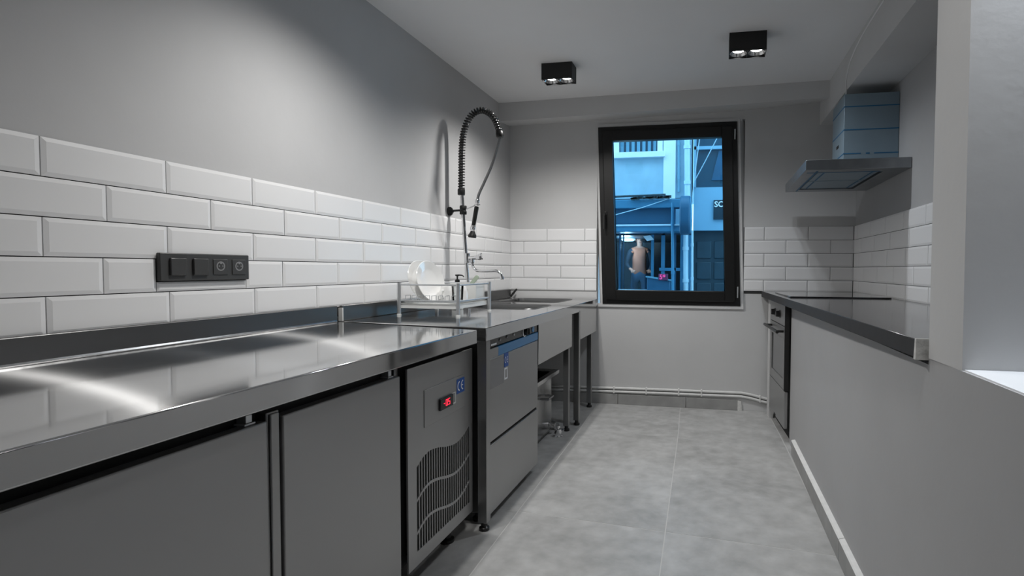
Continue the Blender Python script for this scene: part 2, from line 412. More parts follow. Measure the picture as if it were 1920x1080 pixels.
def cut_switch(wall, a, b, z0, z1):
    # the tile row behind the switch plate is cut round it
    if wall is wl and abs(z1-(TOPZ-.3)) < .02 and b > 1.345 and a < 1.66:
        out = []
        if a < 1.345: out.append((a, 1.345, z0, z1))
        if b > 1.664: out.append((1.664, b, z0, z1))
        if a <= 1.345 or not out: out.append((1.345, 1.664, z0, z0+.031)) if a <= 1.4 else None
        return [t for t in out if t[1]-t[0] > .01]
    return [(a, b, z0, z1)]
bx('grout', M['grout'], wl, -TT, -TT+.0035, .1, BACK+TT, .86, TOPZ-.001)
bx('grout', M['grout'], wb, -.005, WIN[0], BACK+TT-.0035, BACK+TT, .905, TOPZ-.001)
bx('grout', M['grout'], wb, WIN[1], RX+.005, BACK+TT-.0035, BACK+TT, .90, TOPZ-.001)
bx('grout', M['grout'], wr, RX+TT-.0035, RX+TT, 1.37, BACK+TT, .90, TOPZ-.001)
# the tile model looks along -y: turn it to face +x on the left wall and -x on the right wall
tile_run(wl, 'y', .15, BACK+.004, LJ, -TT, R(90), 5, .86)
LB, EB = .3100, .1107
tile_run(wb, 'x', -.003, .7222, [LB, EB, LB, EB, LB], BACK+TT, 0, 5, .905)
tile_run(wb, 'x', WIN[1]+.004, RX+.003, [2.013, 1.8554, 2.013, 1.8554, 2.013], BACK+TT, 0, 5, .918)
tile_run(wr, 'y', 1.375, BACK+.004, [2.88, 3.47-.37, 3.469-.0, 3.655, 3.455], RX+TT, R(-90), 5, .918)

# ------------------------------------------------------------------ window
def shear(p): return Vector((p.x+(2.2-p.z)*.032, p.y, p.z))
def ring(x0, x1, z0, z1, t, y0, y1, tb=None):
    mb = MB(); tb = tb or t
    mb.box(x0, x0+t, y0, y1, z0, z1); mb.box(x1-t, x1, y0, y1, z0, z1)
    mb.box(x0+t, x1-t, y0, y1, z1-t, z1); mb.box(x0+t, x1-t, y0, y1, z0, z0+tb)
    mb.v = [shear(p) for p in mb.v]; return mb
wx0, wx1, wz0, wz1 = .730, 1.800, .802, 2.196
win = struct('window_1', ring(wx0, wx1, wz0, wz1, .045, 4.236, 4.30), M['frame'], .004)
MBs = ring(wx0+.035, wx1-.035, wz0+.035, wz1-.035, .078, 4.218, 4.285)
MBs.build('sash', M['frame'], win, .006)
b2 = ring(wx0+.10, wx1-.10, wz0+.098, wz1-.098, .013, 4.228, 4.27); b2.build('glazing_bead', M['frame'], win, .002)
pb = MB().box(wx0+.105, wx1-.105, 4.250, 4.252, wz0+.10, wz1-.10); pb.v = [shear(p) for p in pb.v]; pb.build('pane', M['glass'], win)
hp = at(1135, 405, 'y', 4.215)
hb = MB(); hb.box(hp.x-.013, hp.x+.013, 4.206, 4.219, hp.z-.035, hp.z+.035)
hb.tube([(hp.x, 4.21, hp.z+.01), (hp.x, 4.185, hp.z+.01), (hp.x, 4.178, hp.z), (hp.x+.002, 4.178, hp.z-.105)], .009, 10)
hd = hb.build('handle', M['black'], win, .002)
MB().lathe([(.004, 0), (.004, .003)], (hp.x, 4.206, hp.z+.028), (0, -1, 0), 12).build('screw', M['chrome'], hd)
for (u, v, ln) in ((1378, 252, .075), (1383, 548, .085)):
    p = at(u, v, 'y', 4.222)
    MB().tube([(p.x, 4.214, p.z-ln/2), (p.x, 4.214, p.z+ln/2)], .005, 8).build('hinge', M['chrome_soft'], win)
# plastered reveal round the frame
mb = MB()
x0a, x1a = WIN[0], WIN[1]
for (a, b, c, d) in (((.700, 2.20), (.700, .78), (.733, .78), (.733, 2.20)), ((1.802, 2.20), (1.802, .78), (1.862, .78), (1.862, 2.20))):
    pass
mb.hexa([shear(Vector((.712, 4.246, .78))), shear(Vector((.7305, 4.246, .78))), shear(Vector((.7305, 4.32, .78))), shear(Vector((.69, 4.32, .78)))],
        [shear(Vector((.712, 4.246, 2.212))), shear(Vector((.7305, 4.246, 2.212))), shear(Vector((.7305, 4.32, 2.212))), shear(Vector((.69, 4.32, 2.212)))])
mb.hexa([shear(Vector((1.799, 4.246, .78))), shear(Vector((1.822, 4.238, .78))), (1.872, 4.32, .78), shear(Vector((1.799, 4.32, .78)))],
        [shear(Vector((1.799, 4.246, 2.212))), shear(Vector((1.822, 4.238, 2.212))), (1.872, 4.32, 2.212), shear(Vector((1.799, 4.32, 2.212)))])
mb.box(.722, 1.866, 4.240, 4.32, .778, .8015); mb.box(.722, 1.84, 4.243, 4.32, 2.1965, 2.222)
tag(mb.build('trim_3', M['plaster_low']), kind='structure')

# ------------------------------------------------------------------ skirting
mb = MB().box(.0, .9, 4.236, 4.252, 0, .082); bs = struct('baseboard_back', mb, M['skirt'], .002)
bx('skirting_tile', M['skirt'], bs, .903, 1.44, 4.237, 4.252, 0, .081, .002)
bx('skirting_tile', M['skirt'], bs, 1.443, 1.835, 4.236, 4.252, 0, .080, .002)
MB().hexa([(1.836, 4.236, 0), (1.868, 4.238, 0), (1.868, 4.252, 0), (1.836, 4.252, 0)], [(1.825, 4.236, .08), (1.862, 4.240, .07), (1.862, 4.252, .07), (1.825, 4.252, .08)]).build('broken_end', M['skirt_cut'], bs)
def sk(ya, yb, name, parent=None):
    def X(y): return 2.118+(3.5-y)*.0080-.020
    mb = MB().hexa([(X(ya), ya, 0), (X(ya)+.017, ya, 0), (X(yb)+.017, yb, 0), (X(yb), yb, 0)], [(X(ya), ya, .084), (X(ya)+.017, ya, .084), (X(yb)+.017, yb, .084), (X(yb), yb, .084)])
    o = mb.build(name, M['skirt'], parent, .002)
    MB().hexa([(X(ya)-.001, ya, .0835), (X(ya)+.022, ya, .0835), (X(yb)+.022, yb, .0835), (X(yb)-.001, yb, .0835)], [(X(ya)+.004, ya, .0885), (X(ya)+.022, ya, .092), (X(yb)+.022, yb, .092), (X(yb)+.004, yb, .0885)]).build('lit_top_strip', M['skirt_lit_top'], o)  # white top strip, with the light on the edge put into its colour
    return o
br = tag(sk(2.1, 3.28, 'baseboard_right'), kind='structure')
sk(.85, 2.097, 'skirting_tile', br); sk(-1.0, .847, 'skirting_tile', br)

# ------------------------------------------------------------------ ceiling lamps
def make_lamp():
    root = thing('ceiling_spotlight', 'x', 'lamp')
    Wd, Dp, H = .196, .112, .100
    mb = MB(); t = .004
    mb.box(-Wd/2, Wd/2, -Dp/2, -Dp/2+t, -H, 0); mb.box(-Wd/2, Wd/2, Dp/2-t, Dp/2, -H, 0)
    mb.box(-Wd/2, -Wd/2+t, -Dp/2+t, Dp/2-t, -H, 0); mb.box(Wd/2-t, Wd/2, -Dp/2+t, Dp/2-t, -H, 0)
    mb.box(-Wd/2+t, Wd/2-t, -Dp/2+t, Dp/2-t, -t, 0); mb.box(-.002, .002, -Dp/2+t, Dp/2-t, -H, -t)
    mb.build('housing', M['black_matt'], root, local=True)
    for sx in (-1, 1):
        c = Vector((sx*(Wd/4), 0, -H+.006)); r = .0455; n = 32; hw = Wd/4-t*.6; hd = Dp/2-t
        vs = []; fs = []
        for k in range(n):
            a = 2*math.pi*k/n; ca, sa = math.cos(a), math.sin(a); s = min(hw/max(abs(ca), 1e-6), hd/max(abs(sa), 1e-6))
            vs += [c+Vector((ca*r, sa*r, 0)), c+Vector((ca*s, sa*s, 0))]
        for k in range(n):
            k2 = (k+1) % n; fs.append((2*k, 2*k+1, 2*k2+1, 2*k2))
        mb = MB().add(vs, fs); mb.build('bezel', M['black_matt'], root, local=True)
        mb = MB(); prof = [(.0455, 0), (.040, .010), (.033, .018)]
        vs = []; fs = []
        for (rr, h) in prof:
            for k in range(n): a = 2*math.pi*k/n; vs.append(c+Vector((math.cos(a)*rr, math.sin(a)*rr, h)))
        for i in range(2):
            for k in range(n): k2 = (k+1) % n; fs.append((i*n+k, i*n+k2, (i+1)*n+k2, (i+1)*n+k))
        rf = MB().add(vs, fs).build('reflector', M['reflector'], root, local=True)
        MB().lathe([(.033, .018), (.024, .013), (.0001, .011)], c, (0, 0, 1), 24).build('bulb', M['lamp_glow'], rf, local=True)
    return root
def lamp_light(x, y, z, col, watt, spread=150):
    for sx in (-.049, .049):
        L = bpy.data.lights.new('bulb_light', 'SPOT'); L.energy = watt; L.color = col; L.spot_size = R(spread); L.spot_blend = .85; L.shadow_soft_size = .024
        o = bpy.data.objects.new('bulb_light', L); COL.objects.link(o); o.location = (x+sx, y, z-.0965)
LAMPS = [(.667, 3.352, 'black twin ceiling spotlight on the left, nearer the tap', 1.35),
         (1.808, 3.108, 'black twin ceiling spotlight on the right, nearer the extractor hood', .60),
         (.667, 1.86, 'black twin ceiling spotlight above the fridge counter, out of frame', 1.2),
         (1.808, .9, 'black twin ceiling spotlight above the camera, out of frame', .35)]
proto = make_lamp()
for i, (x, y, lab, k) in enumerate(LAMPS):
    o = proto if i == 0 else copy_tree(proto)
    o.location = (x, y, CEIL); o['label'] = lab; o['group'] = 'twin ceiling spotlights'
    lamp_light(x, y, CEIL, (.90, .95, 1.0) if i == 1 else LAMP_COL, LAMP_W*k)
o = copy_tree(proto); o.location = (2.40, 1.135, CEIL); o['label'] = 'unseen black twin spotlight added in the next room to light the white sill'; o['group'] = 'twin ceiling spotlights'
lamp_light(2.40, 1.135, CEIL, (.82, .90, 1.0), LAMP_W*2.6, 60)  # added beyond the opening to whiten the sill, narrow to spare the jamb

# ------------------------------------------------------------------ left: refrigerated counter
def plate(mb, cs, z, hole=None, r=.05, th=.0):
    """flat top from four corners (near-left, near-right, far-right, far-left) with a rounded hole"""
    O = [Vector((x, y, z)) for x, y in cs]
    if not hole: mb.add(O, [(0, 1, 2, 3)]); return
    x0, x1, y0, y1 = hole; n = 6
    cen = [(x0+r, y0+r, 180), (x1-r, y0+r, 270), (x1-r, y1-r, 0), (x0+r, y1-r, 90)]
    vs = list(O); arcs = []
    for (cx, cy, a0) in cen:
        a = []
        for k in range(n+1):
            t = R(a0+90*k/n); a.append(len(vs)); vs.append(Vector((cx+r*math.cos(t), cy+r*math.sin(t), z)))
        arcs.append(a)
    fs = []
    for c in range(4):
        for k in range(n): fs.append((c, arcs[c][k+1], arcs[c][k]))
        d = (c+1) % 4; fs.append((c, d, arcs[d][0], arcs[c][-1]))
    mb.add(vs, fs)
def bowl(name, hole, z, depth, r, parent):
    x0, x1, y0, y1 = hole; n = 6; vs = []; fs = []; levels = [(0.0, .0045, r), (0.0, 0, r), (.004, -.02, r), (.012, -depth+.03, r), (.035, -depth, r)]
    levels = [(-.006, .0012, r+.006), (-.003, .0032, r+.003), (0, .0008, r), (.004, -.02, r), (.012, -depth+.03, r), (.035, -depth, r)]
    for (ins, dz, rr) in levels:
        a0x, a1x, a0y, a1y = x0+ins, x1-ins, y0+ins, y1-ins
        for (cx, cy, a0) in [(a0x+rr, a0y+rr, 180), (a1x-rr, a0y+rr, 270), (a1x-rr, a1y-rr, 0), (a0x+rr, a1y-rr, 90)]:
            for k in range(n+1): t = R(a0+90*k/n); vs.append((cx+rr*math.cos(t), cy+rr*math.sin(t), z+dz))
    m_ = 4*(n+1)
    for i in range(len(levels)-1):
        for k in range(m_): k2 = (k+1) % m_; fs.append((i*m_+k, i*m_+k2, (i+1)*m_+k2, (i+1)*m_+k))
    fs.append(tuple(range((len(levels)-1)*m_, len(levels)*m_)))
    o = MB().add(vs, fs).build(name, M['steel_bowl'], parent)
    MB().lathe([(.001, .006), (.03, .006), (.042, .002), (.044, 0)], ((x0+x1)/2, (y0+y1)/2, z-depth), (0, 0, 1), 24).build('drain', M['chrome'], o)
    return o

CT = .84
fr = thing('refrigerated_counter', 'long steel refrigerated counter with grey doors and wavy vent grille by left wall', 'fridge counter', (.35, 1.0, 0))
mb = MB(); cs = [(.0, .02), (.742, .02), (.742, 1.968), (.0, 2.118)]; plate(mb, cs, CT)
mb.add([(.742, .02, CT), (.742, 1.968, CT), (.742, 1.968, .786), (.742, .02, .786)], [(0, 1, 2, 3)])
mb.add([(.742, 1.968, CT), (0, 2.118, CT), (0, 2.118, .786), (.742, 1.968, .786)], [(0, 1, 2, 3)])
mb.add([(.742, .02, CT), (0, .02, CT), (0, .02, .786), (.742, .02, .786)], [(0, 1, 2, 3)])
mb.add([(.742, .02, .786), (.742, 1.968, .786), (0, 2.118, .786), (0, .02, .786)], [(0, 1, 2, 3)])
wt = mb.build('worktop', M['steel_top'], fr, .0035)
mb = MB(); mb.box(.0008, .017, .02, 2.118, CT+.0005, .910)
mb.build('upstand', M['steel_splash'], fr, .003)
MB().prism([(.0172, .03, CT+.0008), (.0245, .03, CT+.0008), (.0195, .03, CT+.0030), (.0172, .03, CT+.008)], (0, 2.08, 0)).build('cove', M['steel'], fr)
mb = MB(); mb.box(.04, .655, .06, 2.03, .10, .786); mb.build('body', M['void'], fr)
for i, (y0, y1) in enumerate(((.03, .510), (.553, 1.0115), (1.0555, 1.5215))):
    d = bx('door', M['steel_matt'], fr, .658, .690, y0, y1, .105, .744, .003)
    if i == 0: bx('hinge', M['chrome_soft'], d, .668, .686, y1-.035, y1-.012, .746, .760, .002)
    else:
        h = MB(); h.box(.650, .682, y1-.050, y1-.022, .7445, .749); h.box(.655, .679, y1-.044, y1-.028, .7495, .766); h.lathe([(.0055, 0), (.0055, .012), (.003, .015)], (.672, y1-.036, .766), (0, 0, 1), 12)
        h.build('hinge', M['chrome_soft'], d, .001)
for (y0, y1) in ((.515, .548), (1.0165, 1.0515)):
    mb = MB(); mb.box(.650, .683, y0, y1, .102, .759); mb.box(.683, .688, y0+.006, y1-.004, .102, .755)
    mb.build('mullion', M['steel_dark'], fr, .003)
bx('mullion', M['steel_dark'], fr, .645, .668, 1.5255, 1.545, .102, .765, .003)
# motor compartment panel
PX = .690
py0, py1, pz0, pz1 = 1.562, 2.034, .093, .757
ga, gb, gz = 1.614, 2.004, .140            # grille area
def top_wave(y):
    t = (y-ga)/(gb-ga)
    pts = [(0, .423), (.06, .4355), (.12, .446), (.21, .452), (.29, .449), (.40, .440), (.51, .4275), (.63, .418), (.71, .416), (.79, .419), (.88, .428), (.95, .441), (1.0, .450)]
    for (a, za), (b, zb) in zip(pts, pts[1:]):
        if a <= t <= b:
            s = (t-a)/(b-a); return za+(zb-za)*s
    return pts[-1][1]
mb = MB(); N = 48
def strip(y0, y1, z0, z1, z2=None, z3=None):
    mb.hexa([(PX-.020, y0, z0), (PX, y0, z0), (PX, y1, z0 if z2 is None else z2), (PX-.020, y1, z0 if z2 is None else z2)],
            [(PX-.020, y0, z1), (PX, y0, z1), (PX, y1, z1 if z3 is None else z3), (PX-.020, y1, z1 if z3 is None else z3)])
# side borders, bottom border and the field above the wave as one plate
vs = []; fs = []
ys = [ga+(gb-ga)*i/N for i in range(N+1)]
for x in (PX-.006, PX):
    b0 = len(vs)
    vs += [(x, py0, pz0), (x, py1, pz0), (x, py1, pz1), (x, py0, pz1), (x, ga, gz), (x, gb, gz)]
    tw = [(x, y, top_wave(y)) for y in ys]; vs += tw
    up = [(x, y, pz1) for y in ys]; vs += up
    T = b0+6; Uo = T+N+1
    fs += [(b0, b0+1, b0+5, b0+4), (b0, b0+4, T, Uo, b0+3), (b0+1, b0+2, Uo+N, T+N, b0+5)]
    for i in range(N): fs.append((T+i, T+i+1, Uo+i+1, Uo+i))
h = len(vs)//2
for i, j in ((0, 1), (1, 2), (3, 0)): fs.append((i, j, h+j, h+i))
fs.append((2, 6+2*N+1, h+6+2*N+1, h+2)); fs.append((3, 6+N+1, h+6+N+1, h+3))
for i in range(N): a = 6+N+1+i; fs.append((a, a+1, h+a+1, h+a))
loop = [4, 5]+[6+N-i for i in range(N+1)]
for i in range(len(loop)): a, b = loop[i], loop[(i+1) % len(loop)]; fs.append((a, b, h+b, h+a))
mb.add(vs, fs)
pan = mb.build('motor_panel', M['steel_matt'], fr)
bx('grille_back', M['void'], fr, PX-.034, PX-.026, ga-.01, gb+.01, gz-.01, .50)
NS = 23; pitch = (gb-ga)/(NS+.0)
for i in range(1, NS):
    y = ga+pitch*i; z1 = top_wave(y)+.004
    MB().box(PX-.0045, PX-.001, y-pitch*.16, y+pitch*.16, gz-.002, z1).build('grille_slat', M['steel_matt'], pan)
for dz in (-.112, -.222):
    mb = MB(); pts = [(ga+(gb-ga)*i/30) for i in range(31)]
    for a, b in zip(pts, pts[1:]):
        za, zb = top_wave(a)+dz, top_wave(b)+dz
        mb.hexa([(PX-.004, a, za-.005), (PX+.0005, a, za-.005), (PX+.0005, b, zb-.005), (PX-.004, b, zb-.005)], [(PX-.004, a, za+.005), (PX+.0005, a, za+.005), (PX+.0005, b, zb+.005), (PX-.004, b, zb+.005)])
    mb.build('grille_band', M['steel_matt'], pan)
bx('control_plate', M['steel_matt'], pan, PX, PX+.0025, 1.662, 1.952, .540, .668, .001)
dsp = bx('display', M['panel_black'], pan, PX+.0025, PX+.010, 1.757, 1.853, .573, .615, .002)
# red seven-segment digits
def seg_digit(mb, y, z, w_, h_, on):
    t = .0022; x = PX+.0103
    S = {'a': (y, y+w_, z+h_-t, z+h_), 'd': (y, y+w_, z, z+t), 'g': (y, y+w_, z+h_/2-t/2, z+h_/2+t/2),
         'f': (y, y+t, z+h_/2, z+h_), 'e': (y, y+t, z, z+h_/2), 'b': (y+w_-t, y+w_, z+h_/2, z+h_), 'c': (y+w_-t, y+w_, z, z+h_/2)}
    for c in on: a = S[c]; mb.box(x-.0004, x+.0004, *a)
mb = MB(); seg_digit(mb, 1.795, .583, .013, .023, 'abcdef'); seg_digit(mb, 1.813, .583, .013, .023, 'afgcd'); mb.box(PX+.0099, PX+.0107, 1.780, 1.789, .593, .5955)
mb.build('red_digits', M['red_led'], dsp)
mb = MB()
for q in ((1.8555, 1.8835, .6125, .6155), (1.8555, 1.8835, .572, .577), (1.8555, 1.8605, .577, .6125), (1.8785, 1.8835, .577, .6125)): mb.box(PX+.0026, PX+.0038, *q)
mb.build('notice_sticker', M['white_plastic'], pan)['label'] = 'small pale outlined sticker'
ce_mark(pan, (PX+.0027, 1.925, .630), .064, .056, (0, 1, 0), (0, 0, 1), (1, 0, 0))
for (x, y) in ((.62, .1), (.62, .97), (.62, 1.95), (.1, .1), (.1, 1.95)):
    MB().lathe([(.028, 0), (.028, .012), (.016, .018), (.016, .10)], (x, y, 0), (0, 0, 1), 16).build('foot', M['black'], fr)

# ------------------------------------------------------------------ left: sink tables
def tube_leg(name, x0, x1, y0, y1, ztop, parent, mt):
    l = bx(name, mt, parent, x0, x1, y0, y1, .035, ztop, .002)
    MB().lathe([(.021, 0), (.021, .012), (.013, .018), (.013, .036)], ((x0+x1)/2, (y0+y1)/2, 0), (0, 0, 1), 16).build('foot', M['black'], l)
    return l
LX = .746
t2 = thing('sink_table', 'steel dishwasher table with a sink bowl, between the fridge counter and far table', 'sink table', (.37, 2.8, 0))
s1 = (.12, .605, 3.035, 3.43)
mb = MB(); cs = [(0, 2.15), (LX, 2.045), (LX, 3.585), (0, 3.585)]; plate(mb, cs, CT, s1, .06)
for a, b in ((1, 2), (0, 1), (3, 0), (2, 3)):
    mb.add([(*cs[a], CT), (*cs[b], CT), (*cs[b], .786), (*cs[a], .786)], [(0, 1, 2, 3)])
mb.build('worktop', M['steel_top'], t2, .003)
bowl('sink_bowl', s1, CT, .22, .06, t2)
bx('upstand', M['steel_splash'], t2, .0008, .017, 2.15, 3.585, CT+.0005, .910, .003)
bx('upstand_end', M['pipe_white'], t2, .0015, .022, 2.1435, 2.149, CT+.001, .900)['label'] = 'white strip at the end of the upstand'  # thin white strip across the upstand's near end
bx('apron', M['steel'], t2, .722, .734, 2.748, 3.44, .568, .786, .002)
tube_leg('leg', .704, .744, 2.05, 2.09, .786, t2, M['steel_dark'])
tube_leg('leg', .672, .708, 3.45, 3.488, .786, t2, M['steel_dark'])
tube_leg('leg', .03, .07, 2.16, 2.20, .786, t2, M['steel_dark']); tube_leg('leg', .03, .07, 3.50, 3.54, .786, t2, M['steel_dark'])
bx('rear_rail', M['steel_dark'], t2, .03, .07, 2.22, 3.48, .10, .14, .002)

t3 = thing('sink_table', 'small steel sink table in the far corner below the window edge', 'sink table', (.37, 3.9, 0))
s2 = (.10, .56, 3.70, 4.14)
mb = MB(); cs = [(0, 3.59), (LX-.002, 3.59), (LX-.012, 4.228), (0, 4.228)]; plate(mb, cs, CT, s2, .06)
for a, b in ((1, 2), (0, 1), (3, 0), (2, 3)):
    mb.add([(*cs[a], CT), (*cs[b], CT), (*cs[b], .790), (*cs[a], .790)], [(0, 1, 2, 3)])
mb.build('worktop', M['steel_top'], t3, .003)
bowl('sink_bowl', s2, CT, .20, .06, t3)
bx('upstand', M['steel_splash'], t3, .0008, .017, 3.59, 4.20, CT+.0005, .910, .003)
MB().tube([(.012, 4.205, CT+.004), (.03, 4.208, .872), (.062, 4.215, .912)], [.006, .009, .007], 8).build('corner_strip', M['black_matt'], t3)['label'] = 'dark diagonal strip in the corner'  # dark strip rising diagonally out of the table corner
bx('apron', M['steel'], t3, .722, .732, 3.645, 4.200, .585, .790, .002)
tube_leg('leg', .704, .742, 3.595, 3.633, .790, t3, M['steel_dark'])
tube_leg('leg', .680, .716, 4.09, 4.126, .790, t3, M['steel_dark'])
tube_leg('leg', .03, .07, 3.60, 3.64, .786, t3, M['steel_dark']); tube_leg('leg', .03, .07, 4.12, 4.16, .786, t3, M['steel_dark'])

# ------------------------------------------------------------------ dishwasher
dw = thing('dishwasher', 'grey front-loading steel dishwasher with blue strip under the sink table', 'dishwasher', (.4, 2.42, 0))
DX = .735; dy0, dy1 = 2.098, 2.738
mb = MB(); mb.box(.12, DX-.03, dy0+.005, dy1-.003, .05, .784); mb.build('cabinet', M['steel_dark'], dw, .003)
bx('side_frame', M['void'], dw, DX-.03, DX-.012, dy0, dy1+.004, .06, .784)
cp = bx('control_panel', M['panel_black'], dw, DX-.03, DX-.004, dy0+.002, dy1-.008, .748, .7845, .002)
def face_pt(u, v): p = at(u, v, 'x', DX); return p.y, p.z
MB().hexa([(DX-.012, dy0+.10, .703), (DX, dy0+.10, .703), (DX, dy1-.008, .706), (DX-.012, dy1-.008, .706)], [(DX-.012, dy0+.10, .743), (DX, dy0+.10, .743), (DX, dy1-.008, .744), (DX-.012, dy1-.008, .744)]).build('handle_strip', M['blue_film'], dw)['label'] = 'blue film covered handle strip'
ud = bx('door', M['steel_matt'], dw, DX-.03, DX, dy0+.002, dy1-.008, .352, .7025, .003)
bx('handle_strip', M['steel_matt'], dw, DX-.012, DX, dy0+.002, dy0+.0995, .703, .743, .001)
bx('lower_panel', M['steel_matt'], dw, DX-.03, DX-.001, dy0+.002, dy1-.004, .045, .337, .003)
for k in range(4):
    MB().lathe([(.022, 0), (.022, .012), (.012, .02), (.012, .052)], ((.18, .66)[k % 2], (2.15, 2.69)[k//2], 0), (0, 0, 1), 14).build('foot', M['black'], dw)
XF = DX-.0038
for (y, z, on) in ((2.222, .769, 0), (2.306, .772, 0), (2.392, .773, 1)):
    MB().lathe([(.007, 0), (.006, .004), (.0001, .0045)], (XF-.0002, y, z), (1, 0, 0), 14).build('indicator', M['white_led'] if on else M['label_grey'], cp)
kn = MB(); kn.lathe([(.019, 0), (.018, .012), (.014, .015), (.0001, .0155)], (XF-.0002, 2.560, .768), (1, 0, 0), 24); kn.box(XF+.013, XF+.020, 2.556, 2.564, .753, .783)
kn.build('selector_knob', M['black'], cp, .001)
mb = MB(); vs, fs = arc_band((XF+.0006, 2.540, .769), .021, .028, R(140), R(330), Vector((0, 1, 0)), Vector((0, 0, 1))); mb.add(vs, fs)
mb.build('dial_mark', M['sticker_white'], cp)
MB().lathe([(.017, 0), (.0165, .003), (.0001, .0035)], (XF-.0002, 2.662, .769), (1, 0, 0), 22).build('start_button', M['blue_film'], cp)
mb = MB()
for (a, b) in ((2.128, 2.142), (2.146, 2.156), (2.159, 2.169), (2.172, 2.184)): mb.box(XF-.0002, XF+.0006, a, b, .754, .7615)
mb.build('panel_print', M['sticker_white'], cp)
XD = DX
bx('rating_label', M['label_grey'], ud, XD, XD+.0007, 2.106, 2.255, .575, .695)
ce_mark(ud, (XD+.0003, 2.286, .672), .050, .062, (0, 1, 0), (0, 0, 1), (1, 0, 0))
mb = MB()
for q in ((2.263, 2.300, .630, .636), (2.263, 2.300, .585, .592), (2.263, 2.270, .592, .630), (2.293, 2.300, .592, .630)): mb.box(XD, XD+.0008, *q)
mb.build('notice_sticker', M['sticker_white'], ud)

# ------------------------------------------------------------------ grease trap and drain below the sinks
gt = thing('grease_trap', 'open steel tank with flanged rim standing under the sink table', 'tank', (.42, 3.15, 0))
mb = MB(); tx0, tx1, ty0, ty1 = .20, .60, 2.80, 3.42
mb.box(tx0, tx0+.006, ty0, ty1, .025, .40); mb.box(tx1-.006, tx1, ty0, ty1, .025, .40); mb.box(tx0, tx1, ty0, ty0+.006, .025, .40); mb.box(tx0, tx1, ty1-.006, ty1, .025, .40); mb.box(tx0, tx1, ty0, ty1, .02, .03)
mb.build('tank', M['steel'], gt, .002)
mb = MB(); mb.box(tx0-.03, tx0, ty0-.03, ty1+.08, .396, .404); mb.box(tx1-.006, tx1+.03, ty0-.03, ty1+.08, .396, .404); mb.box(tx0, tx1, ty1-.006, ty1+.08, .396, .404); mb.box(tx0, tx1, ty0-.03, ty0+.006, .396, .404)
mb.box(tx1+.024, tx1+.030, ty0-.03, ty1+.08, .378, .396); mb.build('rim', M['steel'], gt, .002)
bx('basket', M['void'], gt, tx0+.03, tx1-.03, ty0+.03, ty1-.03, .30, .345)
mb = MB(); mb.tube([(.60, 3.20, .27), (.645, 3.20, .27), (.645, 3.30, .27), (.60, 3.30, .27)], .008, 8); mb.build('handle', M['steel_dark'], gt)
dp = MB(); dp.tube([(.602, 3.38, .06), (.622, 3.38, .058), (.634, 3.38, .055)], .018, 12); dp.build('outlet', M['chrome'], gt)
for k in range(4): MB().lathe([(.018, 0), (.018, .022)], ((tx0+.04, tx1-.04)[k % 2], (ty0+.05, ty1-.05)[k//2], 0), (0, 0, 1), 12).build('foot', M['black'], gt)
mb = MB(); mb.tube([(.62, 3.47, .030), (.45, 3.62, .030), (.20, 3.90, .030), (.12, 4.18, .030)], .022, 12)
tag(mb.build('drain_pipe', M['chrome_soft']), 'silver drain pipe lying on the floor under the far sinks', 'pipe')
mb = MB(); mb.lathe([(.030, 0), (.030, .006), (.024, .010), (.024, .05), (.012, .056), (.012, .07)], (.672, 3.335, 0), (0, 0, 1), 18); mb.tube([(.650, 3.335, .045), (.71, 3.335, .045)], .008, 8)
tag(mb.build('drain_valve', M['chrome']), 'small chrome valve on the floor beside the tank under the sink', 'valve')
mb = MB(); mb.tube([(.33, 3.92, .637), (.33, 3.92, .50), (.33, 3.94, .42), (.34, 4.02, .42), (.34, 4.05, .48), (.34, 4.235, .50)], .02, 12)
tag(mb.build('sink_trap', M['black']), 'black sink waste pipe hanging below the far sink bowl', 'pipe')

# ------------------------------------------------------------------ pipes on the back wall
def wall_pipe(zoff, r, label):
    t = thing('wall_pipe', label, 'pipe', (1.2, 4.23, .1), 0, 'pipes along the back wall')
    zs = [(.02, .098), (.70, .108), (.98, .112), (1.28, .116), (1.60, .118), (1.86, .120), (1.93, .110), (2.05, .082), (2.10, .072)]
    mb = MB(); mb.tube([(x, 4.252-r-.003, z+zoff) for x, z in zs], r, 10); mb.build('pipe', M['pipe_white'], t)
    for x, z in ((.87, .110), (1.13, .114), (1.385, .117), (1.56, .118), (2.0, .094)):
        mb = MB(); mb.box(x-.006, x+.006, 4.238-r, 4.252, z+zoff-r-.003, z+zoff+r+.004); mb.build('clip', M['pipe_white'], t, .002)
wall_pipe(.018, .0095, 'upper of two thin white pipes running low along the back wall')
wall_pipe(-.010, .0095, 'lower of two thin white pipes running low along the back wall')

# ------------------------------------------------------------------ switch plate
sw = thing('switch_panel', 'dark grey four-gang switch and socket plate on the white tiled left wall', 'switch', (.0, 1.5, 1.075))
bx('cover_plate', M['anthracite'], sw, -.004, .012, 1.3455, 1.6635, 1.0355, 1.1215, .003)
for i, y in enumerate((1.400, 1.475)):
    bx('rocker', M['anthracite2'], sw, .011, .019, y-.026, y+.026, 1.052, 1.106, .0025)
for i, y in enumerate((1.548, 1.620)):
    mb = MB(); mb.box(.011, .0145, y-.027, y+.027, 1.053, 1.105); s_ = mb.build('socket_insert', M['anthracite2'], sw, .0015)
    mb = MB(); n = 20
    vs, fs = arc_band((.0146, y, 1.082), .012, .016, 0, 2*math.pi, Vector((0, 1, 0)), Vector((0, 0, 1)), 24); mb.add(vs, fs)
    for dy in (-.007, .007): mb.lathe([(.0025, 0), (.0025, .0012)], (.0142, y+dy, 1.082), (1, 0, 0), 10)
    mb.box(.0142, .0155, y-.004, y+.004, 1.089, 1.094)
    mb.build('contacts', M['label_grey'], s_)

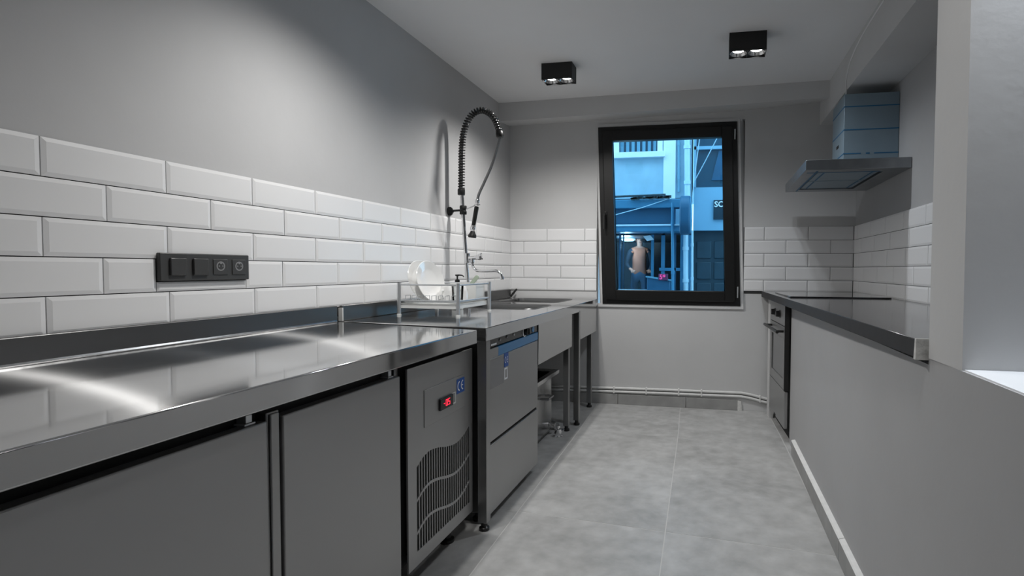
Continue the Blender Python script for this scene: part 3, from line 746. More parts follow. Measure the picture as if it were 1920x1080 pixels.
# ------------------------------------------------------------------ pre-rinse tap
FY0 = 3.20
def fp(u, v, dy=0): return at(u, v, 'y', FY0+dy)
pf = thing('spray_tap', 'tall chrome pre-rinse tap with black spring hose arched over the sink', 'tap', (fp(878, 560).x, FY0, CT))
base = fp(879, 566); base.z = CT
mb = MB(); mb.tube([base, fp(877, 530), fp(871, 445), fp(868, 395), fp(865.5, 360)], .0115, 14); mb.lathe([(.028, 0), (.028, .008), (.018, .014)], base, (0, 0, 1), 20)
mb.build('riser_pipe', M['chrome'], pf)
spx = [(865, 362), (865.5, 320), (866, 282), (868.5, 254), (875, 231), (886, 214), (900, 207), (914, 210), (926, 221), (933, 236), (937, 252)]
ctrl = [fp(u, v) for u, v in spx]
def smooth(pts, n=10):
    out = []
    for i in range(len(pts)-1):
        p0 = pts[max(i-1, 0)]; p1 = pts[i]; p2 = pts[i+1]; p3 = pts[min(i+2, len(pts)-1)]
        for k in range(n):
            t = k/n; out.append(.5*((2*p1)+(p2-p0)*t+(2*p0-5*p1+4*p2-p3)*t*t+(3*p1-p0-3*p2+p3)*t**3))
    out.append(pts[-1]); return out
path = smooth(ctrl, 14)
cum = [0]
for a, b in zip(path, path[1:]): cum.append(cum[-1]+(b-a).length)
def along(s):
    for i in range(len(cum)-1):
        if cum[i+1] >= s: t = (s-cum[i])/max(cum[i+1]-cum[i], 1e-9); return path[i].lerp(path[i+1], t), (path[i+1]-path[i]).normalized()
    return path[-1], (path[-1]-path[-2]).normalized()
turns = 46; hel = []; Lh = cum[-1]
for i in range(turns*12+1):
    s = Lh*i/(turns*12); p, t = along(s); a = 2*math.pi*i/12
    n1 = Vector((0, 1, 0)); n2 = t.cross(n1).normalized(); hel.append(p+(n1*math.cos(a)+n2*math.sin(a))*.0175)
MB().tube(hel, .0046, 6).build('spring', M['black'], pf)
hose = smooth(ctrl+[fp(934, 272), fp(922, 310), fp(908, 342), fp(898, 364), fp(895, 378)], 8)
MB().tube(hose, .0085, 10).build('hose', M['steel_dark'], pf)
mb = MB(); mb.lathe([(.021, -.02), (.023, -.012), (.023, .012), (.021, .02)], fp(865, 360), (0, 0, 1), 18); mb.build('spring_collar', M['black'], pf); mb = MB(); dd = (fp(938, 262)-fp(936, 246)).normalized(); mb.lathe([(.021, -.018), (.024, -.01), (.024, .012), (.020, .02)], fp(937, 252), dd, 18)
mb.build('spring_collar', M['black'], pf)
hd_ = (fp(887.5, 424)-fp(894, 387)); hl = hd_.length; hdn = hd_.normalized()
MB().lathe([(.010, 0), (.014, .006), (.0135, hl*.5), (.0125, hl-.004), (.010, hl)], fp(894, 387), hdn, 18).build('spray_handle', M['black'], pf)
MB().lathe([(.010, 0), (.013, .01), (.013, .022), (.010, .03)], fp(896, 373), hdn, 16).build('hose_nut', M['chrome'], pf)
MB().lathe([(.0135, 0), (.016, .006), (.016, .024), (.013, .03)], fp(887.5, 423), hdn, 18).build('handle_nut', M['chrome'], pf)
MB().lathe([(.013, 0), (.017, .012), (.025, .026), (.026, .04), (.022, .043)], fp(886.5, 433), Vector((-.12, 0, -1)), 20).build('spray_nozzle', M['black'], pf)
c0 = fp(868.5, 394)
MB().lathe([(.020, -.028), (.022, -.024), (.022, -.008), (.018, -.004), (.018, .004), (.022, .008), (.022, .024), (.020, .028)], c0, (0, 0, 1), 18).build('clamp', M['black'], pf)
mb = MB(); mb.tube([c0+Vector((.02, 0, .006)), fp(884, 388), fp(891, 385)], .0035, 8); e = fp(895, 384)
mb.tube([e+Vector((math.cos(a)*.015, math.sin(a)*.015, 0)) for a in [R(20*k+200) for k in range(15)]], .0035, 8); mb.build('hook', M['chrome'], pf)
mb = MB(); mb.tube([c0, Vector((-.006, FY0, c0.z-.004))], .007, 10); ko = Vector((-.010, FY0, c0.z-.006))
mb.lathe([(.028, 0), (.028, .012), (.022, .020), (.010, .026), (.008, .032)], ko, (1, 0, 0), 20); mb.build('wall_bracket', M['black'], pf)
v0 = fp(876, 484)
mb = MB(); mb.lathe([(.0165, -.03), (.0175, -.02), (.0175, .02), (.0165, .03)], v0, (0, 0, 1), 18); mb.tube([v0, fp(893, 483)], .013, 14); mb.build('mixer_valve', M['chrome'], pf)
kd = (fp(906, 480)-fp(892, 483)).normalized()
MB().lathe([(.013, 0), (.015, .012), (.020, .024), (.022, .046), (.018, .050)], fp(891, 483), kd, 8).build('tap_knob', M['chrome'], pf)
MB().lathe([(.013, 0), (.013, .026), (.009, .032)], fp(885.5, 484), (0, 0, -1), 16).build('spout_nut', M['chrome'], pf)
sp = smooth([fp(885.5, 490), fp(886.5, 499), fp(891, 505.5), fp(899, 508), fp(915, 508), fp(928, 507.5), fp(935, 509.5), fp(939, 514), fp(941.5, 524)], 6)
MB().tube(sp, .0085, 12).build('spout', M['chrome'], pf)
MB().lathe([(.011, 0), (.011, .016), (.009, .018)], fp(941, 519), Vector((.15, 0, -1)), 14).build('aerator', M['chrome'], pf)

# ------------------------------------------------------------------ dish rack and dishes
rx0, rx1, ry0, ry1 = .085, .405, 2.485, 2.865
dr = thing('dish_rack', 'silver dish rack with four upright posts beside the sink', 'dish rack', ((rx0+rx1)/2, (ry0+ry1)/2, CT))
for (x, y) in ((rx0, ry0), (rx1, ry0), (rx1, ry1), (rx0, ry1)):
    l = MB().tube([(x, y, CT+.004), (x, y, CT+.165)], .0095, 14).build('post', M['chrome_soft'], dr)
    MB().lathe([(.011, 0), (.011, .006), (.0098, .008)], (x, y, CT), (0, 0, 1), 14).build('foot_cap', M['white_plastic'], l)
for z in (CT+.155, CT+.075):
    MB().tube([(rx0, ry0, z), (rx1, ry0, z), (rx1, ry1, z), (rx0, ry1, z)], .0042, 8, closed=True).build('rail', M['chrome_soft'], dr)
mb = MB(); tz = CT+.036
mb.box(rx0-.01, rx1-.012, ry0+.008, ry1-.008, tz, tz+.004); mb.box(rx0-.01, rx0-.004, ry0+.008, ry1-.008, tz, tz+.024); mb.box(rx1-.018, rx1-.012, ry0+.008, ry1-.008, tz, tz+.024)
mb.box(rx0-.01, rx1-.012, ry0+.008, ry0+.014, tz, tz+.024); mb.box(rx0-.01, rx1-.012, ry1-.014, ry1-.008, tz, tz+.024)
mb.build('drip_tray', M['white_plastic'], dr, .002)
for k in range(9):
    y = ry0+.03+k*(ry1-ry0-.06)/8
    MB().tube([(rx0, y, CT+.072), (rx0+.02, y, CT+.066), (rx1-.02, y, CT+.066), (rx1, y, CT+.072)], .002, 6).build('wire', M['chrome_soft'], dr)
for k in range(8):
    x = rx0+.03+k*.036
    MB().tube([(x, ry0+.01, CT+.068), (x, ry0+.01, CT+.10), (x, ry0+.055, CT+.10), (x, ry0+.055, CT+.068)], .0018, 6).build('divider', M['chrome_soft'], dr)
def plate_thing(x, y, z, label):
    p = MB().lathe([(.0001, .004), (.062, .004), (.070, .008), (.106, .019), (.108, .021), (.106, .023), (.070, .0125), (.060, .009), (.0001, .009)], (0, 0, 0), (0, 0, 1), 48)
    nrm = Vector((.95, -.16, .24)).normalized(); q = nrm.to_track_quat('Z', 'Y').to_matrix().to_4x4()
    p.v = [Matrix.Translation((x, y, z)) @ q @ v for v in p.v]
    return tag(p.build('dinner_plate', M['white']), label, 'plate', 'white plates in the dish rack')
plate_thing(.126, 2.610, CT+.170, 'rear white dinner plate leaning in the dish rack, nearest the wall')
plate_thing(.172, 2.612, CT+.167, 'front white dinner plate leaning in the dish rack')
def cup(loc, tilt, label, h=.075, r=.038):
    t = thing('cup', label, 'cup', loc, 0, 'white cups in the dish rack'); t.rotation_euler = tilt
    MB().lathe([(.0001, .004), (r*.62, .004), (r*.66, 0), (r*.72, .004), (r*.95, h*.5), (r, h), (r*.93, h), (r*.88, h*.5), (r*.62, .009), (.0001, .008)], (0, 0, 0), (0, 0, 1), 32).build('bowl', M['white'], t, local=True)
    MB().tube([(r*.9, 0, h*.8), (r*1.45, 0, h*.78), (r*1.6, 0, h*.55), (r*1.4, 0, h*.3), (r*.85, 0, h*.28)], .005, 8).build('handle', M['white'], t, local=True)
cup((.247, 2.668, CT+.146), (R(180), R(4), R(-90)), 'white cup upside down in the dish rack, nearer the plates')
cup((.331, 2.668, CT+.146), (R(180), R(-4), R(-75)), 'white cup upside down in the dish rack, nearer the cutlery box')
mb = MB().lathe([(.026, 0), (.030, .085), (.028, .085), (.024, .006), (.0001, .005)], (.366, 2.560, CT+.069), (0, 0, 1), 24)
tag(mb.build('drinking_glass', M['clear']), 'small clear glass standing at the front of the dish rack', 'glass')
# cutlery box with green utensil
cb = thing('cutlery_holder', 'white plastic cutlery box at the back of the dish rack', 'cutlery holder', (.30, 2.78, CT+.07))
mb = MB(); a, b, c, d, z0, z1, t_ = .235, .385, 2.735, 2.848, CT+.070, CT+.158, .003
mb.box(a, b, c, c+t_, z0, z1); mb.box(a, b, d-t_, d, z0, z1); mb.box(a, a+t_, c, d, z0, z1); mb.box(b-t_, b, c, d, z0, z1); mb.box(a, b, c, d, z0, z0+t_)
mb.build('box', M['white_plastic'], cb, .003)
MB().tube([(.28, 2.734, CT+.128), (.285, 2.727, CT+.122), (.33, 2.727, CT+.122), (.335, 2.734, CT+.128)], .0035, 8).build('handle', M['white_plastic'], cb)
g0, g1 = at(880, 536, 'y', 2.79), at(896, 517, 'y', 2.79)
dg_ = (g1-g0).normalized(); sd = dg_.cross(Vector((0, 1, 0))).normalized()
g00 = g0-dg_*.05
mb = MB().prism([g00-sd*.008, g1-sd*.012-dg_*.01, g1-sd*.006, g1+sd*.006, g1+sd*.012-dg_*.01, g00+sd*.008], (0, .006, 0))
tag(mb.build('spatula', M['green'], None, .002), 'pale green plastic spatula sticking out of the cutlery box', 'spatula')
# soap dispenser behind the rack
so = at(857.5, 527, 'y', 2.93); sx, sy = so.x, 2.93
sp_ = thing('soap_bottle', 'soap bottle with a black pump behind the dish rack', 'soap bottle', (sx, sy, CT))
MB().lathe([(.0001, 0), (.030, 0), (.033, .004), (.033, .115), (.028, .13), (.013, .14), (.012, .15)], (sx, sy, CT), (0, 0, 1), 28).build('bottle', M['white_plastic'], sp_)
zc = CT+.150; ztop = at(858, 516, 'y', 2.93).z
mb = MB(); mb.lathe([(.014, -.004), (.014, .022), (.010, .024), (.0045, .026), (.0045, ztop-zc-.004)], (sx, sy, zc), (0, 0, 1), 18)
mb.lathe([(.010, 0), (.010, .006), (.006, .009)], (sx, sy, ztop-.006), (0, 0, 1), 14); mb.tube([(sx-.012, sy, ztop), (sx+.008, sy, ztop+.001), (sx+.032, sy, ztop-.001), (sx+.040, sy, ztop-.008)], .0042, 8)
mb.build('pump', M['black'], sp_)

# ------------------------------------------------------------------ right: worktop, cooktop, oven
rc = thing('worktop', 'dark polished worktop over the half wall with a raw plastered end', 'worktop', (2.35, 2.8, .88))
f0, f1 = (2.109, 1.385), (1.998, 4.24)
MB().hexa([(*f0, .876), (2.64, 1.385, .876), (2.64, 4.24, .876), (*f1, .876)], [(*f0, .920), (2.64, 1.385, .920), (2.64, 4.24, .920), (*f1, .920)]).build('slab', [M['stone'], M['stone_edge']], rc, .002)
for p_ in [q for q in rc.children if q.name.startswith('slab')][0].data.polygons:
    if abs(p_.normal.z) < .5: p_.material_index = 1
MB().hexa([(2.107, 1.372, .872), (2.30, 1.372, .872), (2.30, 1.385, .872), (2.107, 1.385, .872)], [(2.109, 1.374, .921), (2.30, 1.374, .921), (2.30, 1.385, .921), (2.109, 1.385, .921)]).build('cut_end', M['raw_cut'], rc)['label'] = 'rough white plastered end'
ck = [(2.078, 3.27), (2.625, 3.285), (2.60, 3.93), (2.062, 3.92)]
ct = thing('cooktop', 'black glass cooktop set in the dark worktop under the hood', 'cooktop', (2.34, 3.6, .92))
MB().hexa([(x, y, .9202) for x, y in ck], [(x, y, .9275) for x, y in ck]).build('glass_top', M['glass_black'], ct, .002)
for (x, y, r) in ((2.22, 3.45, .07), (2.22, 3.75, .09), (2.47, 3.45, .09), (2.47, 3.75, .07)):
    vs, fs = arc_band((x, y, .9277), r-.002, r, 0, 2*math.pi, Vector((1, 0, 0)), Vector((0, 1, 0)), 36); MB().add(vs, fs).build('cooking_zone', M['label_grey'], ct)

ov = thing('oven', 'built-in steel oven with black knobs and handle at the end of the half wall', 'oven', (2.085, 3.505, 0), .062)
W_ = .565
bx('cabinet', M['void'], ov, .022, .50, .0, W_, .07, .868, 0, True)
cpn = bx('control_panel', M['steel_matt'], ov, 0, .022, .004, W_, .725, .866, .003, True)
for y in (.155, .335): 
    k_ = MB(); k_.lathe([(.026, 0), (.026, .004), (.021, .006), (.019, .026), (.016, .028)], (0, y+.04, .792), (-1, 0, 0), 20); k_.build('knob', M['black'], cpn, local=True)
dr_ = MB(); dr_.box(0, .022, .004, .07, .325, .720); dr_.box(0, .022, W_-.066, W_, .325, .720); dr_.box(0, .022, .07, W_-.066, .325, .385); dr_.box(0, .022, .07, W_-.066, .640, .720)
dd_ = dr_.build('door', M['steel_matt'], ov, .002, True)
bx('door_glass', M['smoked'], dd_, .006, .018, .07, W_-.066, .385, .640, 0, True)
hm = MB(); hm.tube([(-.045, .03, .690), (-.045, W_-.03, .690)], .010, 12)
for y in (.07, W_-.07): hm.tube([(-.045, y, .690), (.001, y, .690)], .008, 10)
hm.build('handle', M['black'], dd_, 0, True)
lp = bx('drawer', M['steel_matt'], ov, 0, .022, .004, W_, .085, .318, .003, True)
bx('drawer_grip', M['void'], lp, -.001, .004, .30, .36, .0855, .100, 0, True)
bx('side_gap', M['black'], ov, -.006, .022, -.008, .002, .325, .868, 0, True)
bx('plinth', M['void'], ov, .05, .48, .01, W_, .0, .070, 0, True)
bx('filler_strip', M['plaster_low'], ov, .0, .03, W_+.004, W_+.10, .0, .868, 0, True)['label'] = 'pale grey filler between oven and back wall'

# ------------------------------------------------------------------ extractor hood
hz0, hz1, hx, hy0, hy1 = 1.620, 1.675, 2.125, 3.108, 3.965
ho = thing('extractor_hood', 'steel extractor hood with film covered chimney on the right wall', 'extractor hood', (2.4, 3.5, hz0))
mb = MB(); o_ = [(hx, hy0), (RX+.008, hy0), (RX+.008, hy1), (hx, hy1)]; i_ = [(hx+.07, hy0+.10), (RX-.10, hy0+.10), (RX-.10, hy1-.10), (hx+.07, hy1-.10)]
vs = [(x, y, hz1) for x, y in o_]+[(x, y, hz0) for x, y in o_]+[(x, y, hz0) for x, y in i_]+[(x, y, hz0+.018) for x, y in i_]
fs = [(0, 1, 2, 3)]+[(k, (k+1) % 4, 4+(k+1) % 4, 4+k) for k in range(4)]+[(4+k, 4+(k+1) % 4, 8+(k+1) % 4, 8+k) for k in range(4)]+[(8+k, 8+(k+1) % 4, 12+(k+1) % 4, 12+k) for k in range(4)]+[(12, 13, 14, 15)]
canopy = MB().add(vs, fs).build('canopy', M['hood_steel'], ho, .002)
for k in range(2):
    y0 = hy0+.11+k*.325
    bx('grease_filter', M['hood_film'], ho, hx+.085, RX-.115, y0, y0+.31, hz0+.006, hz0+.017, .002)
    mb = MB()
    for q in range(2): x = hx+.115+q*.255; mb.box(x, x+.008, y0+.012, y0+.298, hz0+.004, hz0+.006)
    mb.build('filter_ribs', M['hood_line'], ho)
mb = MB(); 
for (a, b, c, d) in ((hx+.062, hx+.072, hy0+.04, hy1-.04), (hx+.02, RX-.12, hy0+.085, hy0+.095)): mb.box(a, b, c, d, hz0-.0012, hz0)
mb.build('film_edge', M['hood_line'], canopy)
cx0, cy0, cy1, czt = 2.362, 3.325, 3.625, 2.082
ch = bx('chimney', M['hood_film'], ho, cx0, RX+.008, cy0, cy1, hz1, czt, .002)
for z in (1.745, 1.880, 2.010):
    mb = MB(); e_ = .0012
    if z < 1.8:
        mb.box(cx0-e_, 2.455, cy0-e_, cy0, z-.003, z+.003); mb.box(2.482, 2.502, cy0-e_, cy0, z-.004, z+.004); mb.box(2.525, RX+.008, cy0-e_, cy0, z-.003, z+.003)
    else: mb.box(cx0-e_, RX+.008, cy0-e_, cy0, z-.003, z+.003)
    mb.box(cx0-e_, cx0, cy0-e_, cy1, z-.003, z+.003); mb.build('film_line', M['hood_line'], ch)
bx('vent_slot', M['void'], ch, cx0-.001, cx0+.002, 3.45, 3.51, 1.805, 1.823)
# cable stapled to the beam
cab = smooth([Vector((2.411, 1.5, 2.342)), Vector((2.409, 2.4, 2.335)), Vector((2.404, 3.05, 2.325)), Vector((2.403, 3.32, 2.29)), Vector((2.402, 3.44, 2.22)), Vector((2.401, 3.44, 2.14)), Vector((2.39, 3.40, 2.086))], 6)
cab = [Vector((p.x-.006, p.y, p.z)) for p in cab]
tag(MB().tube(cab, .0035, 6).build('power_cable', M['ceiling']), 'thin painted cable along the right beam down to the hood', 'cable')

# ------------------------------------------------------------------ the street outside
YF = 9.5
def S(u, v, y=YF): return at(u, v, 'y', y)
struct('ground', MB().box(-14, 18, 4.6, 9.5, -.30, -.10), M['asphalt'])
def rect(mb, u0, v0, u1, v1, y0, y1, ref=None, mi=0):
    """a box whose front (at depth y0) spans the photo rectangle"""
    a = S(u0, v0, y0); b = S(u1, v1, y0); mb.box(a.x, b.x, y0, y1, b.z, a.z, mi); return mb
lb = thing('building', 'pale rendered house across the street with a shop below, left side of the view', 'building', (0, 9.6, -.1))
xR = S(1296, 400).x
mb = MB(); z0 = S(1200, 372).z; wxa, wxb, wza = S(1161, 286).x, S(1233, 286).x, S(1200, 286).z
mb.box(-6, wxa-.9, YF, YF+1, z0, 6.5); mb.box(wxa-.9, wxb+1.2, YF, YF+1, z0, wza); mb.box(wxa-.9, wxa, YF, YF+1, wza, 6.5); mb.box(wxb, xR, YF, YF+1, wza, 6.5); mb.box(wxb, xR, YF, YF+1, z0, wza); mb.box(wxa, wxb, YF, YF+1, wza+1.5, 6.5)
mb = MB(); mb.box(-6, wxa, YF, YF+1, z0, 6.5); mb.box(wxb, xR, YF, YF+1, z0, 6.5); mb.box(wxa, wxb, YF, YF+1, z0, wza); mb.box(wxa, wxb, YF, YF+1, wza+1.5, 6.5)
mb.build('wall', M['st_plaster'], lb)
wn = MB(); wn.box(wxa, wxb, YF+.12, YF+.16, wza, wza+1.5); wnd = wn.build('window', M['st_glass'], lb)
for k in range(7):
    x = wxa+(wxb-wxa)*(k+.1)/7; MB().box(x, x+(wxb-wxa)*.08, YF+.10, YF+.118, wza+.02, wza+1.48).build('curtain_fold', M['st_curtain'], wnd)
mb = MB(); rect(mb, 1149, 286, 1247, 293, YF-.10, YF+.1); a = S(1240, 260); b = S(1233, 286); mb.box(wxb, wxb+.09, YF-.04, YF+.05, wza, wza+1.6); mb.box(wxa-.09, wxa, YF-.04, YF+.05, wza, wza+1.6)
mb.build('window_surround', M['st_white'], lb)
mb = MB(); rect(mb, 1245, 200, 1266, 372, YF-.06, YF+.05); mb.build('pilaster', M['st_white'], lb)
# shop canopy
cn = thing('shop_canopy', 'dark blue sheet metal shop canopy across the street above the shopfront', 'canopy', (0, 9.2, 1.7))
YC = YF-.45
def crect(u0, v0, u1, v1, y0, y1): m_ = MB(); rect(m_, u0, v0, u1, v1, y0, y1); m_.v = [Vector((p.x if p.x > -1e3 else p.x, p.y, p.z)) for p in m_.v]; return m_
def longrect(v0, v1, u1, y0, y1): a = S(1100, v0, y0); b = S(u1, v1, y0); return MB().box(-5, b.x, y0, y1-.01, b.z, a.z)
longrect(376, 389, 1277, YC-.04, YF).build('top_fascia', M['st_blue2'], cn, .01)
longrect(389, 423, 1272, YC+.06, YF).build('sign_panel', M['st_blue'], cn)
longrect(423, 434, 1277, YC-.04, YF).build('bottom_fascia', M['st_blue2'], cn, .01)
longrect(421.5, 423, 1274, YC-.06, YC).build('drip_edge', M['st_pipe'], cn)
mb = MB(); rect(mb, 1267, 392, 1275, 421, YC-.03, YC+.06); mb.build('end_label', M['st_pale'], cn)
mb = MB(); pts = [S(u, v, YC+.1) for u, v in ((1100, 371), (1150, 369), (1200, 367), (1248, 365))]; mb.tube(pts, .018, 8)
tag(mb.build('roof_pipe', M['rust']), 'dark thin pipe running above the blue shop canopy', 'pipe')
mb = MB()
for k in range(26):
    u = 1186+k*2.8; p = S(u, 373.5-k*.10+random.uniform(-1.2, 1.2), YC+.02); s_ = random.uniform(.016, .034); mb.box(p.x-s_, p.x+s_, YC-.10, YC-.06, p.z-s_*.6, p.z+s_*.6)
o = mb.build('flashing', M['rust']); tag(o, 'ragged torn dark flashing along the canopy top', 'flashing', kind='stuff')
# blade sign with rounded ends, seen nearly edge-on
bl = thing('blade_sign', 'rounded dark blue projecting sign at the end of the shop canopy', 'sign', (S(1285, 400).x, 9.0, 1.8))
pt, pb_ = S(1285, 368, YC-.25), S(1285, 441, YC-.25); zc_, hh = (pt.z+pb_.z)/2, (pt.z-pb_.z)/2
def capsule(w_, h_, n=12):
    out = []
    for k in range(n+1): a = math.pi*k/n; out.append((math.cos(a)*w_, h_-w_+math.sin(a)*w_))
    for k in range(n+1): a = math.pi+math.pi*k/n; out.append((math.cos(a)*w_, -h_+w_+math.sin(a)*w_))
    return out
xa, xb = S(1276, 400, YC-.25).x, S(1297, 400, YC-.25).x
MB().prism([(xa, YC-.30+.22*0+yy, zc_+zz) for yy, zz in capsule(.22, hh)], (xb-xa-.02, 0, 0)).build('sign_box', M['st_blue'], bl, .02)
MB().prism([(xb-.02, YC-.30+yy, zc_+zz) for yy, zz in capsule(.20, hh-.02)], (.01, 0, 0)).build('sign_face', M['st_blue2'], bl)
MB().tube([(xa+.05, YC-.1, zc_+.2), (xa+.05, YF, zc_+.2)], .02, 8).build('bracket', M['st_steel'], bl)
# downpipes
def downpipe(u0, u1, v0, v1, mt, r, y, label):
    a, b = S(u0, v0, y), S(u1, v1, y); mb = MB(); t = thing('downpipe', label, 'pipe', (b.x, y, b.z), 0, 'downpipes on the house across the street')
    mb.tube([a, b], r, 12).build('pipe', mt, t)
    for f in (.15, .5, .85):
        p = a.lerp(b, f); MB().tube([p-Vector((0, 0, .03)), p+Vector((0, 0, .03))], r*1.25, 12).build('collar', mt, t)
downpipe(1288, 1289, 180, 371, M['st_pipe'], .050, YF-.09, 'thick white downpipe above the rounded sign')
downpipe(1273, 1273, 180, 360, M['st_steel'], .022, YF-.06, 'thin grey pipe between the white pilaster and the thick downpipe')
downpipe(1261, 1262, 380, 640, M['st_blue2'], .024, YC-.12, 'grey pipe standing in front of the shop canopy')
downpipe(1286, 1286, 440, 612, M['st_pipe'], .045, YF-.09, 'thick pale downpipe below the rounded sign')
downpipe(1298, 1298, 432, 612, M['st_pipe'], .020, YF-.12, 'thin pale pipe beside the dark gate')
# shopfront below the canopy
sh = thing('shopfront', 'dark blue glazed shopfront under the canopy across the street', 'shopfront', (0, 9.6, -.1))
mb = MB(); a = S(1296, 434); mb.box(-6, a.x, YF+2.6, YF+2.8, -.1, a.z-.01); mb.box(a.x-.05, a.x, YF+.1, YF+2.6, -.1, a.z-.01); mb.box(-6, a.x, YF+.02, YF+2.8, -.2, -.1); mb.box(-6, a.x, YF+.02, YF+2.6, a.z-.06, a.z-.01); mb.build('back_wall', M['st_dark'], sh)
def upost(u0, u1, v0, y, mt, name='mullion', z0=-.1):
    a, b = S(u0, v0, y), S(u1, v0, y); MB().box(a.x, b.x, y, y+.05, z0, a.z).build(name, mt, sh)
upost(1221, 1226, 440, YF, M['st_blue2']); upost(1161, 1164, 434, YF, M['st_blue']); upost(1150, 1153, 434, YF, M['st_blue2']); upost(1262, 1268, 434, YF, M['st_blue'])
upost(1240, 1247, 434, YF+.02, M['st_blue2']); upost(1276, 1296, 434, YF+.02, M['st_blue2'], 'door_jamb'); upost(1168, 1170, 434, YF+.1, M['st_blue'])
mb = MB(); a, b = S(1148, 542, YF-.02), S(1222, 544, YF-.02); mb.box(-3, b.x, YF-.02, YF, b.z, a.z); mb.build('rail', M['st_pipe'], sh)
mb = MB(); a, b = S(1236, 502, YF), S(1276, 508, YF); mb.box(a.x, b.x, YF, YF+.1, b.z, a.z); mb.build('rail', M['st_blue2'], sh)
mb = MB(); a, b = S(1148, 434, YF+.06), S(1221, 470, YF+.06); mb.box(-2.5, S(1221, 470, YF+.06).x, YF+.060, YF+.064, -.1, a.z); mb.build('pane', pane_mat('shop_glass', (.75, .88, .95)), sh)
lc = S(1178, 438, 10.5)
sl = thing('shop_lamp', 'pale round ceiling lamp inside the shop across the street', 'lamp', (lc.x, 10.5, a.z-.01))
zt_ = S(1296, 434).z-.065
MB().lathe([(.0001, -.05), (.10, -.045), (.14, -.02), (.14, 0)], (lc.x, 10.5, zt_), (0, 0, 1), 24).build('diffuser', mat('shop_lamp_glow', (.8, .9, 1), .5, emit=(.8, .92, 1), estr=1.2), sl)
Ls = bpy.data.lights.new('shop_light', 'POINT'); Ls.energy = 30; Ls.color = (.85, .93, 1); Ls.shadow_soft_size = .08
lo = bpy.data.objects.new('shop_light', Ls); COL.objects.link(lo); lo.location = (lc.x, 10.2, zt_-.14)
# placard, kiosk and price sign
p0, p1, p2, p3 = S(1206, 443, YF-.25), S(1219, 441, YF-.25), S(1226, 449, YF-.25), S(1213, 452, YF-.25)
o = MB().prism([p3, p2, p1, p0], (0, .03, .0)).build('placard', M['st_white']); tag(o, 'small white tilted placard hanging under the shop canopy', 'sign')
ks = thing('kiosk', 'grey shop counter box standing at the shop entrance', 'counter', (S(1240, 530, 9.1).x, 9.1, -.1))
a, b = S(1213, 520, 9.1), S(1256, 527, 9.1); MB().hexa([(a.x, 9.1, -.1), (b.x, 9.1, -.1), (b.x, 9.4, -.1), (a.x, 9.4, -.1)], [(a.x, 9.1, a.z), (b.x, 9.1, b.z), (b.x, 9.4, b.z), (a.x, 9.4, a.z)]).build('body', M['st_blue'], ks, .01)
MB().hexa([(a.x-.02, 9.08, a.z), (b.x+.02, 9.08, b.z), (b.x+.02, 9.42, b.z), (a.x-.02, 9.42, a.z)], [(a.x-.02, 9.08, a.z+.02), (b.x+.02, 9.08, b.z+.02), (b.x+.02, 9.42, b.z+.02), (a.x-.02, 9.42, a.z+.02)]).build('top', M['st_steel'], ks)
q = S(1243, 519.5, 9.06)
ps = thing('price_sign', 'small pink lit price sign on the shop counter across the street', 'sign', (q.x, 9.06, q.z-.05))
MB().box(q.x-.075, q.x+.085, 9.06, 9.075, q.z-.055, q.z+.055).build('sign_board', mat('dark_pink_board', (.16, .03, .09), .5), ps, .01)
text_mesh('5*', .11, M['pink'], ps, (q.x-.06, 9.058, q.z-.035), (1, 0, 0), (0, 0, 1), 'lettering', .002, 'LEFT', .002)
# right building
rb = thing('building', 'darker house across the street with pale panel and gate, on the right', 'building', (2, 9.6, -.1))
xL = S(1300, 400).x
pz0_, pz1_ = S(1330, 432).z, S(1330, 351).z
MB().box(xL, 7, YF, YF+.8, pz0_, pz1_).build('panel', M['st_pale'], rb)
mb = MB(); mb.box(xL, xL+.04, YF-.02, YF+.1, pz1_, 6.5); mb.box(xL, 7, YF-.02, YF+.1, S(1330, 280).z, S(1330, 274).z); mb.box(xL, 7, YF+.5, YF+.6, pz1_, 6.5); mb.build('window_frame', M['st_pale'], rb)
MB().box(xL+.04, 7, YF+.05, YF+.08, pz1_, 6.5).build('window', M['st_glass'], rb)
MB().prism([(xL+.30, YF+.03, pz1_+.12), (xL+.55, YF+.03, pz1_+.12), (xL+.7, YF+.03, pz1_+.62), (xL+.42, YF+.03, pz1_+.62)], (0, .01, 0)).build('curtain', M['st_blue'], rb)
gd = MB().box(xL, 4, YF+.12, YF+.2, -.1, pz0_).build('gate', M['st_door'], rb)
for r_ in range(5):
    for c_ in range(6):
        x0 = xL+.06+c_*.30; z0 = pz0_-.12-(r_+1)*.36
        if z0 < -.1: continue
        MB().box(x0, x0+.25, YF+.095, YF+.12, z0, z0+.30).build('gate_panel', M['st_door'], gd, .02)
# the sign with the letters that show past the window frame
sg = thing('wall_sign', 'dark sign with white letters SO on the pale panel across the street', 'sign', (S(1345, 392).x, YF-.03, S(1345, 410).z))
a, b = S(1338, 375, YF-.03), S(1372, 411, YF-.03)
MB().box(a.x, b.x, YF-.03, YF, b.z, a.z).build('sign_board', M['st_dark'], sg, .005)
text_mesh('SO', .135, M['st_white'], sg, (a.x+.012, YF-.032, S(1338, 388, YF-.03).z), (1, 0, 0), (0, 0, 1), 'lettering', .002, 'LEFT', .003)
